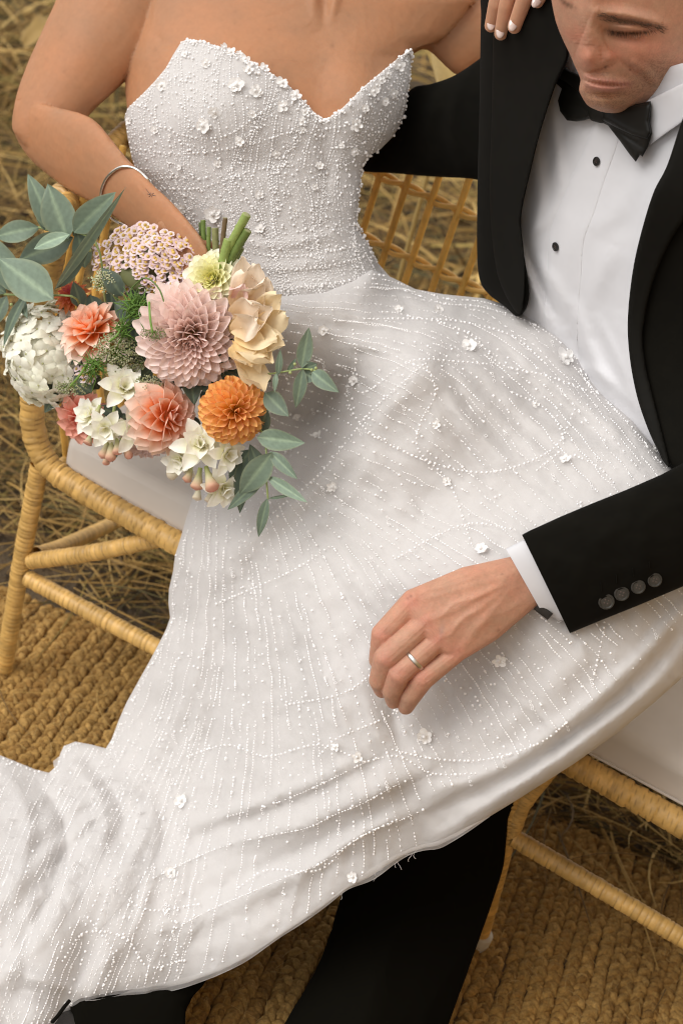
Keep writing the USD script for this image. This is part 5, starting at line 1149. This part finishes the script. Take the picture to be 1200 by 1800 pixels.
dahlia('cream_dahlia', 'cream dahlia with a green yellow eye', 368, 486, 58, (-.30, -.08, 1.0), 96, (6, 90), .030, ((.62, .62, .10), (.94, .90, .56), (.86, .82, .26), (.97, .95, .83)), W=(.04, .22), Lr=(.34, 1.02), cup=.55, curl=(.12, -.06), point=.05, pw=.75, core_col=(.40, .48, .06), tipw=.75)
dahlia('blush_dahlia', 'dusky blush dahlia under the rim', 258, 784, 56, (.05, .75, .6), 80, (8, 110), .004, ((.70, .44, .40), (.76, .52, .47), (.76, .57, .53), (.80, .64, .59)), W=(.08, .18), Lr=(.5, 1.0), cup=.8, point=.35)

# peach garden rose: broad ruffled petals, seen from its side
A = img_dir(.75, -.15, .55); rc = at(418, 575, .012)
rose = put(BQ, 'peach_rose', ballm(rc, .012, (.62, .46, .22)), label='peach cream flower of broad ruffled petals')
for k, (bx, by, tx, ty, w_, f_, c1) in enumerate([(412, 560, 428, 452, 20, .002, 0), (418, 560, 452, 462, 22, .004, 0), (425, 560, 472, 486, 22, .008, 0), (428, 570, 490, 520, 22, .008, 1), (428, 590, 494, 560, 24, .010, 1), (428, 600, 492, 600, 24, .012, 1), (424, 610, 482, 640, 24, .014, 1), (420, 612, 466, 676, 24, .018, 1), (416, 612, 446, 668, 22, .020, 1),
        (410, 545, 436, 484, 26, .016, 0), (414, 550, 460, 510, 26, .020, 0), (414, 566, 470, 545, 28, .024, 0), (412, 590, 476, 590, 26, .026, 1), (412, 600, 462, 622, 26, .030, 1), (406, 520, 432, 500, 18, .030, 2), (408, 560, 448, 540, 26, .034, 0), (408, 580, 452, 566, 26, .036, 0), (408, 604, 440, 640, 26, .034, 1)]):
    b, t_ = at(bx, by, f_), at(tx, ty, f_+.016); d = t_-b; L = np.linalg.norm(d); d /= L; n = (C-b)/np.linalg.norm(C-b)*.8+A*.5; n -= d*(n@d); n /= np.linalg.norm(n)
    cc = [((.84, .62, .38), (.90, .77, .62)), ((.86, .64, .32), (.90, .75, .50)), ((.86, .56, .50), (.90, .66, .60))][c1]
    put(rose, 'petal', petal_mesh(b, d, n, L, w_*mpp(bx, by), .55, rb.uniform(-.22, .05), cc[0], cc[1], nu=9, nv=10, point=.15, ruffle=.42, tipw=.72))

# white hydrangea
hc = at(84, 622, .0); R = 74*mpp(80, 620)
hyd = put(BQ, 'white_hydrangea', ballm(hc, R*.72, (.74, .74, .56), 3), label='white hydrangea head at the left')
u, w, n_ = frame(-FW, UP)
k = 0
for i in range(135):
    z = 1-2*(i+.5)/135; ph = i*2.399963; q = np.array([math.sqrt(1-z*z)*math.cos(ph), math.sqrt(1-z*z)*math.sin(ph), z])
    if q[2] < -.35: continue
    d = q[0]*u*1.0+q[1]*w*1.22+q[2]*n_*.85; c = hc+R*d*rb.uniform(.86, 1.04); d = d/np.linalg.norm(d)
    d = d+rb.normal(0, .24, 3); d /= np.linalg.norm(d)
    a, b, d = frame(d, rb.normal(size=3)); s = R*rb.uniform(.25, .33); ms = []
    tint = lerp(np.array([.96, .94, .84]), np.array([.92, .92, .74]), np.array(rb.random()*.6))
    for p_ in range(4):
        an = p_*PI/2+rb.normal(0, .1); e = math.cos(an)*a+math.sin(an)*b
        ms.append(petal_mesh(c+d*.0004*p_, e*.96+d*.25, d*.96-e*.25, s, s*.60, -.30, -.22, tint*.9, tint, nu=5, nv=5, point=.0, tipw=.62, ruffle=.10))
    ms.append(ballm(c+d*.0012, s*.09, (.55, .55, .30), 1))
    put(hyd, 'floret', cat(ms)); k += 1

# yarrow: flat heads of tiny pink white florets with yellow eyes
def yarrow(px, py, rx, ry, n, fwd, label, lean=(0, -.5, 1)):
    A = img_dir(*lean); c = at(px, py, fwd-.012); k_ = mpp(px, py)
    yw = put(BQ, 'pink_yarrow', ballm(c-A*.020, min(rx, ry)*k_*.80, (.16, .17, .07), 3, sq=(A, .5)), label=label)
    u, w, A = frame(A, UP)
    for i in range(n):
        r_ = math.sqrt((i+.5)/n); ph = i*2.399963+rb.normal(0, .2)
        X, Y = rx*r_*math.cos(ph)+rb.normal(0, 2), ry*r_*math.sin(ph)+rb.normal(0, 2)
        lump = .010*meshkit.noise(np.array([X/26, Y/26, fwd*50]), 3)
        cc = at(px+X, py+Y, fwd-.020*r_**2+float(lump)); d = A+.6*(X/rx*u*1.0+0*w)+rb.normal(0, .18, 3); d /= np.linalg.norm(d)
        a, b, d = frame(d, rb.normal(size=3)); s = rb.uniform(6.4, 8.2)*k_; ms = []
        t0 = lerp(np.array([.88, .76, .76]), np.array([.84, .65, .68]), np.array(rb.random()))
        for p_ in range(5):
            an = p_*2*PI/5; e = math.cos(an)*a+math.sin(an)*b
            ms.append(petal_mesh(cc+d*.0002*p_, e*.95+d*.3, d*.95-e*.3, s, s*.52, .15, -.15, t0*.92, t0, nu=3, nv=4, point=0, tipw=.65))
        ms.append(ballm(cc+d*s*.22, s*.40, np.array([.74, .52, .14])*rb.uniform(.8, 1.15), 1))
        put(yw, 'floret', cat(ms))
yarrow(252, 455, 92, 58, 250, .030, 'broad dome of pink white yarrow beside the hand')
yarrow(312, 506, 36, 22, 42, .034, 'small paler yarrow cluster in front')
yarrow(150, 660, 18, 14, 16, .02, 'small tuft of yarrow low at the left')

# tuberose: waxy white stars and pink tipped buds
def tuberose(flowers, buds, label, px, py):
    tb_ = put(BQ, 'tuberose', (lambda m: (m[0], m[1], np.tile((.40, .46, .18), (len(m[0]), 1))))(tube(np.array([at(px, py, -.01), at(px+2, py+10, .01), at(px, py+26, .02)]), .0022, 8)), 'stem', label=label)
    for (x, y, r_, lx, ly, f_) in flowers:
        A = img_dir(lx, ly, .9); u, w, A = frame(A, UP); c = at(x, y, f_); s = 1.14*r_*mpp(x, y); ms = []
        put(tb_, 'flower_tube', (lambda m: (m[0], m[1], np.tile((.70, .66, .48), (len(m[0]), 1))))(tube(np.array([c-A*s*1.3+UP*0, c-A*s*.5, c+A*s*.05]), [s*.10, s*.16, s*.26], 9)))
        for layer, (m_, th_, l_) in enumerate(((6, 78, 1.0), (6, 50, .78), (5, 24, .55))):
            for p_ in range(m_):
                an = p_*2*PI/m_+layer*.5+rb.normal(0, .1); e = math.cos(an)*u+math.sin(an)*w; tq = math.radians(th_)+rb.normal(0, .12)
                d = math.cos(tq)*A+math.sin(tq)*e; nin = math.sin(tq)*A-math.cos(tq)*e
                put(tb_, 'petal', petal_mesh(c, d, nin, s*l_*rb.uniform(.9, 1.1), s*.27, .45, rb.uniform(-.28, .0), (.90, .87, .60), (.96, .94, .85), nu=5, nv=7, point=.35))
    for (x0, y0, x1, y1, w_, f_, pk) in buds:
        a, b = at(x0, y0, f_-.004), at(x1, y1, f_+.006); t = np.linspace(0, 1, 11)
        rad = w_*mpp(x0, y0)*np.interp(t, [0, .25, .55, .8, .93, 1], [.28, .40, .72, 1, .72, .10]); v, f = tube(a+(b-a)*t[:, None]+UP*(-.002*np.sin(t*PI))[:, None], rad, 11)
        tt = np.r_[np.repeat(t, 11), 0, 1]; c_ = np.stack([np.interp(tt, [0, .45, .75, 1], q) for q in ((.42, .66, .70, .68), (.50, .60, .44, .30), (.16, .38, .30, .22))], 1) if pk else np.stack([np.interp(tt, [0, .5, 1], q) for q in ((.60, .72, .72), (.60, .68, .60), (.34, .52, .46))], 1)
        put(tb_, 'bud', (v, f, c_))
tuberose([(218, 682, 44, .3, -.3, .050), (236, 752, 42, .55, .25, .044), (160, 730, 34, -.5, -.1, .036), (186, 752, 34, .0, .45, .058)], [(176, 712, 164, 736, 9, .062, 1), (192, 768, 178, 806, 9, .046, 1), (196, 766, 194, 812, 10, .050, 1), (206, 766, 206, 800, 9, .048, 1), (160, 760, 152, 782, 9, .040, 1), (212, 770, 230, 806, 8, .03, 1), (188, 790, 186, 818, 7, .03, 1)], 'white tuberose spray with pink tipped buds, left of the pair', 200, 700)
tuberose([(352, 782, 44, .1, -.1, .040), (398, 798, 36, .7, .2, .026), (392, 858, 38, .6, .55, .012), (318, 808, 34, -.4, .5, .024)], [(352, 822, 344, 862, 12, .034, 1), (362, 820, 376, 864, 13, .038, 1), (330, 810, 294, 838, 11, .026, 0), (338, 815, 326, 848, 9, .022, 1), (350, 850, 345, 880, 9, .004, 0), (372, 856, 366, 884, 9, .004, 0)], 'white tuberose spray with pink tipped buds, over the cushion', 355, 780)

# lace flower umbels: many tiny pale beads on green rays
def umbel(px, py, rx, ry, n, lean, fwd, label, pale=1.0, bead=1.5):
    A = img_dir(*lean); u, w, A = frame(A, UP); k_ = mpp(px, py); c = at(px, py, fwd); hub = c-A*ry*k_*.9
    ms = []; gs = []
    for i in range(n):
        r_ = math.sqrt((i+.5)/n); ph = i*2.399963; X, Y = rx*r_*math.cos(ph), ry*r_*math.sin(ph)
        q = c+(RT*X-UP*Y)*k_-A*(r_**2)*min(rx, ry)*k_*.5
        gs.append(tube(np.array([hub, hub*.4+q*.6-A*.0015, q]), [.0006, .0005, .0004], 5))
        for b in range(int(rb.integers(9, 15))):
            o = rb.normal(0, 1, 3); o -= A*(o@A)*.6; p_ = q+o*3.0*k_
            col = lerp(np.array([.30, .36, .12]), np.array([.62, .60, .42])*pale, np.array(rb.random()**.6))
            ms.append(ballm(p_, rb.uniform(.7, 1.2)*bead*k_, col, 0))
    gm = cat(gs); um = put(BQ, 'lace_umbel', (gm[0], gm[1], np.tile((.16, .26, .05), (len(gm[0]), 1))), 'stem', label=label)
    put(um, 'tiny_blossoms', cat(ms), kind='stuff')
umbel(204, 607, 38, 26, 46, (.1, -.4, 1), .066, 'pale green lace flower in the middle')
umbel(222, 640, 34, 20, 34, (.2, .5, .8), .046, 'darker olive lace flower under the first', .6)
umbel(182, 490, 22, 20, 26, (-.2, -.3, 1), .052, 'small white lace flower above the coral dahlia', 1.2)
umbel(262, 680, 24, 18, 22, (.3, .2, 1), .050, 'small lace flower beside the tuberose')
umbel(122, 684, 26, 13, 18, (-.4, .7, .4), .066, 'side view of a green lace flower at the left', .9)
umbel(270, 590, 20, 9, 14, (.0, .8, .4), .100, 'little green umbel over the pink dahlia', .6, 1.2)
def feather(px, py, r_, n, fwd, lean, label):
    ms = []
    for i in range(n):
        a = rb.uniform(0, 2*PI); L = r_*rb.uniform(.5, 1.25); x, y = px+rb.normal(0, r_*.25), py+rb.normal(0, r_*.25); q = []
        f_ = fwd+rb.uniform(-.012, .016)
        for s in range(6): q.append(at(x, y, f_+.004*math.sin(s))); x += L/5*math.cos(a)+lean[0]*3; y += L/5*math.sin(a)+lean[1]*3; a += rb.normal(0, .35)
        ms.append(tube(np.array(q), np.linspace(.0009, .0003, 6), 5))
    m = cat(ms); put(BQ, 'feathery_foliage', (m[0], m[1], np.tile(np.array([.10, .19, .030]), (len(m[0]), 1))*np.repeat(rb.uniform(.7, 1.3, (len(m[0])//32, 1)), 32, 0)), 'stem', label=label, kind='stuff')
feather(238, 542, 30, 150, .066, (.1, -.1), 'fine green leaf threads above the pink dahlia')
feather(168, 646, 26, 80, .070, (-.2, .2), 'fine green leaf threads at the left')
feather(214, 580, 26, 50, .052, (0, 0), 'fine green threads round the lace flower')
def stem(pts, r_, col, name='stem', label=None, parent=None, ends=True):
    v, f = tube(cr([at(x, y, f_) for x, y, f_ in pts], n=14), r_, 10)
    return put(parent or BQ, name, (v, f, np.tile(col, (len(v), 1))), 'stem', label=label)
stem([(214, 575, .06), (205, 590, .075), (192, 600, .07)], .0014, (.16, .28, .06)); stem([(262, 530, .09), (264, 560, .105), (268, 584, .105)], .0014, (.18, .32, .07)); stem([(152, 640, .075), (140, 660, .08), (124, 678, .075)], .0016, (.18, .30, .06))
stem([(232, 505, .07), (255, 488, .085), (278, 505, .085), (290, 535, .085)], .0010, (.12, .18, .05))
# cut stems standing out above the hand
for (x0, y0, x1, y1, r_, f_, c_) in ((357, 386, 360, 470, 4.6, .0, (.13, .19, .045)), (352, 390, 354, 470, 3.2, -.01, (.07, .10, .03)), (367, 398, 366, 470, 4.0, .004, (.17, .23, .06)), (378, 400, 380, 470, 6.2, .0, (.22, .22, .09)), (396, 382, 386, 470, 4.4, .006, (.15, .10, .05)), (434, 376, 396, 446, 8.2, .008, (.27, .35, .10)), (402, 420, 386, 480, 8.8, .012, (.25, .33, .09)), (436, 404, 396, 470, 7.4, .004, (.13, .18, .045)), (424, 434, 400, 480, 6.4, -.004, (.15, .19, .06)), (420, 414, 396, 460, 6, -.012, (.07, .10, .03))):
    a = at(x0, y0, f_); b = at(x1, y1, f_); k_ = mpp(x0, y0)*r_
    v, f = tube(np.array([a, a+(b-a)*.02, a+(b-a)*.3, a+(b-a)*.34, a+(b-a)*.38, b, at(310, 600, -.01)]), np.array([.86, 1, .97, 1.10, .97, 1, .8])*k_, 12)
    col = np.tile(np.array(c_), (len(v), 1)); col[-2] = (.40, .40, .22); col[:12] = col[:12]*.5+np.array([.34, .34, .18])*.5
    put(BQ, 'cut_stem', (v, f, col), 'stem')

# eucalyptus
def leaf(parent, bx, by, tx, ty, w_, fwd, fold=.25, roll=0.0, tone=1.0, twd=.02, wave=.15, side=0.0):
    b, t_ = at(bx, by, fwd), at(tx, ty, fwd+twd); d = t_-b; L = np.linalg.norm(d); d /= L
    n = (C-b)/np.linalg.norm(C-b); n -= d*(n@d); n /= np.linalg.norm(n); x = np.cross(d, n); n, x = n*math.cos(roll)+x*math.sin(roll), x*math.cos(roll)-n*math.sin(roll)
    nv, nu = 15, 9; t = np.linspace(0, 1, nv); s = np.linspace(-1, 1, nu); W = w_*.5*mpp(bx, by)/max(.35, math.cos(roll))
    wd = W*np.interp(t, [0, .05, .15, .3, .42, .55, .7, .85, .95, 1], [.05, .28, .68, .96, 1.0, .94, .74, .42, .16, .01])
    T, S = np.meshgrid(t, s, indexing='ij'); X = S*wd[:, None]
    Z = fold*np.abs(X)+.10*L*np.sin(T*PI)*rb.uniform(-.5, 1)+wave*W*np.sin(T*6+rb.uniform(0, 6))*S*np.abs(S)*.6-.10*L*T**2*rb.uniform(0, 1.2)
    v = b+X[..., None]*x+(L*T)[..., None]*d+Z[..., None]*n+(side*L*np.sin(T*PI))[..., None]*x
    c0 = np.array([.175, .235, .175])*tone*rb.uniform(.9, 1.1)
    col = np.tile(c0, (nv, nu, 1)); col[:, nu//2] = c0*1.45+np.array([.03, .03, 0]); col[:, [0, -1]] = c0*1.05+np.array([.05, .03, .0])
    col = col*(1+.12*np.sin(T*38+np.abs(S)*9)[..., None]*.5)
    i, j = np.meshgrid(np.arange(nv-1), np.arange(nu-1), indexing='ij'); a = (i*nu+j).ravel()
    put(parent, 'leaf', (v.reshape(-1, 3), np.stack([a, a+1, a+nu+1, a+nu], 1), col.reshape(-1, 3)), 'leaf')
gcol = (.27, .33, .13)
e1 = stem([(185, 530, .01), (172, 433, .05), (132, 407, .055), (95, 405, .055), (68, 399, .055)], .0014, gcol, 'eucalyptus_sprig', 'broad leaved eucalyptus sprig at the upper left')
for q in ((94, 408, 50, 304, 40, .050, .2, .2, 1.12), (119, 420, 82, 322, 58, .062, .2, -.2, .95), (69, 399, -14, 416, 38, .05, .2, .1, 1.0), (122, 412, 58, 437, 24, .070, .2, .3, 1.55), (128, 418, 30, 458, 52, .045, .2, .1, .62), (130, 408, 200, 340, 46, .060, .25, -.1, 1.0), (128, 412, 176, 388, 40, .045, .2, .2, .75), (150, 470, 136, 405, 34, .035, .2, .1, .7), (95, 510, 222, 334, 18, .064, .3, .5, .95), (100, 506, 158, 436, 20, .040, .3, .2, .45), (92, 404, 64, 384, 18, .045, .2, .2, .8)):
    leaf(e1, *q[:8], tone=q[8])
e2 = stem([(140, 535, .0), (125, 520, .048), (60, 519, .045), (-20, 516, .04)], .0014, gcol, 'eucalyptus_sprig', 'eucalyptus sprig reaching out of the picture at the left')
for q in ((93, 526, -4, 452, 68, .072, .2, .1, 1.18), (34, 517, -30, 400, 52, .045, .2, .2, 1.0), (44, 520, 2, 608, 18, .05, .3, .5, .75), (12, 520, -14, 575, 26, .04, .2, .3, .7), (36, 520, 48, 560, 16, .035, .2, .3, .8), (10, 515, -50, 480, 40, .04, .2, .2, .8)):
    leaf(e2, *q[:8], tone=q[8])
e3 = stem([(440, 660, -.01), (488, 655, .02), (532, 648, .03), (556, 652, .03)], .0011, gcol, 'eucalyptus_sprig', 'small eucalyptus sprig lying on the gown')
for q in ((530, 646, 543, 577, 28, .034, .2, .1, .95), (532, 650, 556, 640, 24, .026, .2, .1, .8), (534, 655, 553, 668, 26, .026, .2, .1, .75), (532, 648, 520, 719, 24, .034, .2, -.1, 1.0), (549, 653, 592, 688, 30, .036, .2, .1, .95), (488, 660, 493, 614, 13, .03, .2, .2, 1.15), (486, 655, 482, 690, 10, .026, .2, .2, 1.1), (506, 652, 520, 630, 9, .026, .2, .2, 1.0)):
    leaf(e3, *q[:8], tone=q[8], twd=.004)
e4 = stem([(430, 720, -.01), (462, 762, .01), (468, 800, .02), (468, 840, .024), (471, 878, .024)], .0012, gcol, 'eucalyptus_sprig', 'hanging eucalyptus sprig below the orange ball dahlia')
for q in ((466, 690, 507, 732, 36, .01, .2, .1, .75), (452, 768, 529, 780, 38, .022, .2, .2, 1.15), (478, 795, 420, 872, 46, .030, .2, -.1, 1.0), (474, 794, 522, 842, 24, .026, .2, .2, .85), (470, 838, 537, 882, 22, .026, .2, .1, 1.1), (470, 876, 452, 946, 20, .028, .25, .2, .9), (466, 838, 398, 897, 24, .018, .2, .2, .85), (440, 790, 402, 850, 40, .004, .2, .1, .55), (430, 800, 420, 905, 30, .002, .2, .1, .5), (462, 838, 440, 780, 30, .006, .2, .2, .6), (472, 876, 522, 868, 6, .024, .3, .4, .8), (455, 760, 470, 720, 28, .0, .2, .1, .6)):
    leaf(e4, *q[:8], tone=q[8], twd=.004)
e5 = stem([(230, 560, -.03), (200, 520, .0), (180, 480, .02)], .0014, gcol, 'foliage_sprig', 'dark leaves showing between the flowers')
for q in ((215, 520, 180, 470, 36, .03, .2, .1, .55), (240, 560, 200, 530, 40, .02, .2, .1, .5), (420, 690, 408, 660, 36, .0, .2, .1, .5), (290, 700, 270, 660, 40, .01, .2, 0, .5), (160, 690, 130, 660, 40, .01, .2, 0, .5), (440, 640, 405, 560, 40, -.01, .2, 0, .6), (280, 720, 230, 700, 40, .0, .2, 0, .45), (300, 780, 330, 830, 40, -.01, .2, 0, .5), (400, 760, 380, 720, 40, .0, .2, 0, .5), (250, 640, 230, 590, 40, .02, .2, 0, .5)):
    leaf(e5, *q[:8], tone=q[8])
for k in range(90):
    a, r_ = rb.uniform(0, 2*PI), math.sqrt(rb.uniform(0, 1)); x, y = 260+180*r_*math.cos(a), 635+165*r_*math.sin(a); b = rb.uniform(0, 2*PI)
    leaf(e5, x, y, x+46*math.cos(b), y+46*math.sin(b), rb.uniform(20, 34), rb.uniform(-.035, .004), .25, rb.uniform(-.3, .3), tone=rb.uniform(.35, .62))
for (x, y) in ((166, 415), (163, 402), (170, 408), (152, 434), (158, 440), (146, 443), (518, 640), (510, 655), (548, 650), (555, 647), (20, 535)):
    put(e1, 'seed_bud', ballm(at(x, y, .06), 3.0*mpp(x, y), (.33, .38, .16), 1), 'stem')

# bride's hand closed round the stems
fl = []
for (a, b, c_, r_) in (((322, 416), (352, 430), (388, 446), 14), ((318, 430), (350, 446), (386, 462), 14), ((314, 444), (346, 462), (380, 478), 13.5), ((312, 456), (340, 476), (370, 492), 12.5)):
    d0 = float(bd(350, 450))
    fl.append(chain([(a[0], a[1], r_+2, d0+.022), (b[0], b[1], r_, d0-.004), (c_[0], c_[1], r_*.95, d0+.0), (c_[0]+8, c_[1]-2, r_*.85, d0+.02)], 16))
pm = m3.Manifold.batch_hull([sph(P(300, 400, d0+.035), .018), sph(P(330, 420, d0+.028), .014), sph(P(318, 455, d0+.028), .014), sph(P(290, 430, d0+.045), .016)])
FH = fuse(fl+[pm], .0035, 10)
part(body, 'hand', FH, 'bride_skin', True, color=skin_color(FH.vertices, (.395, .188, .094), (.05, -.01, -.02)))
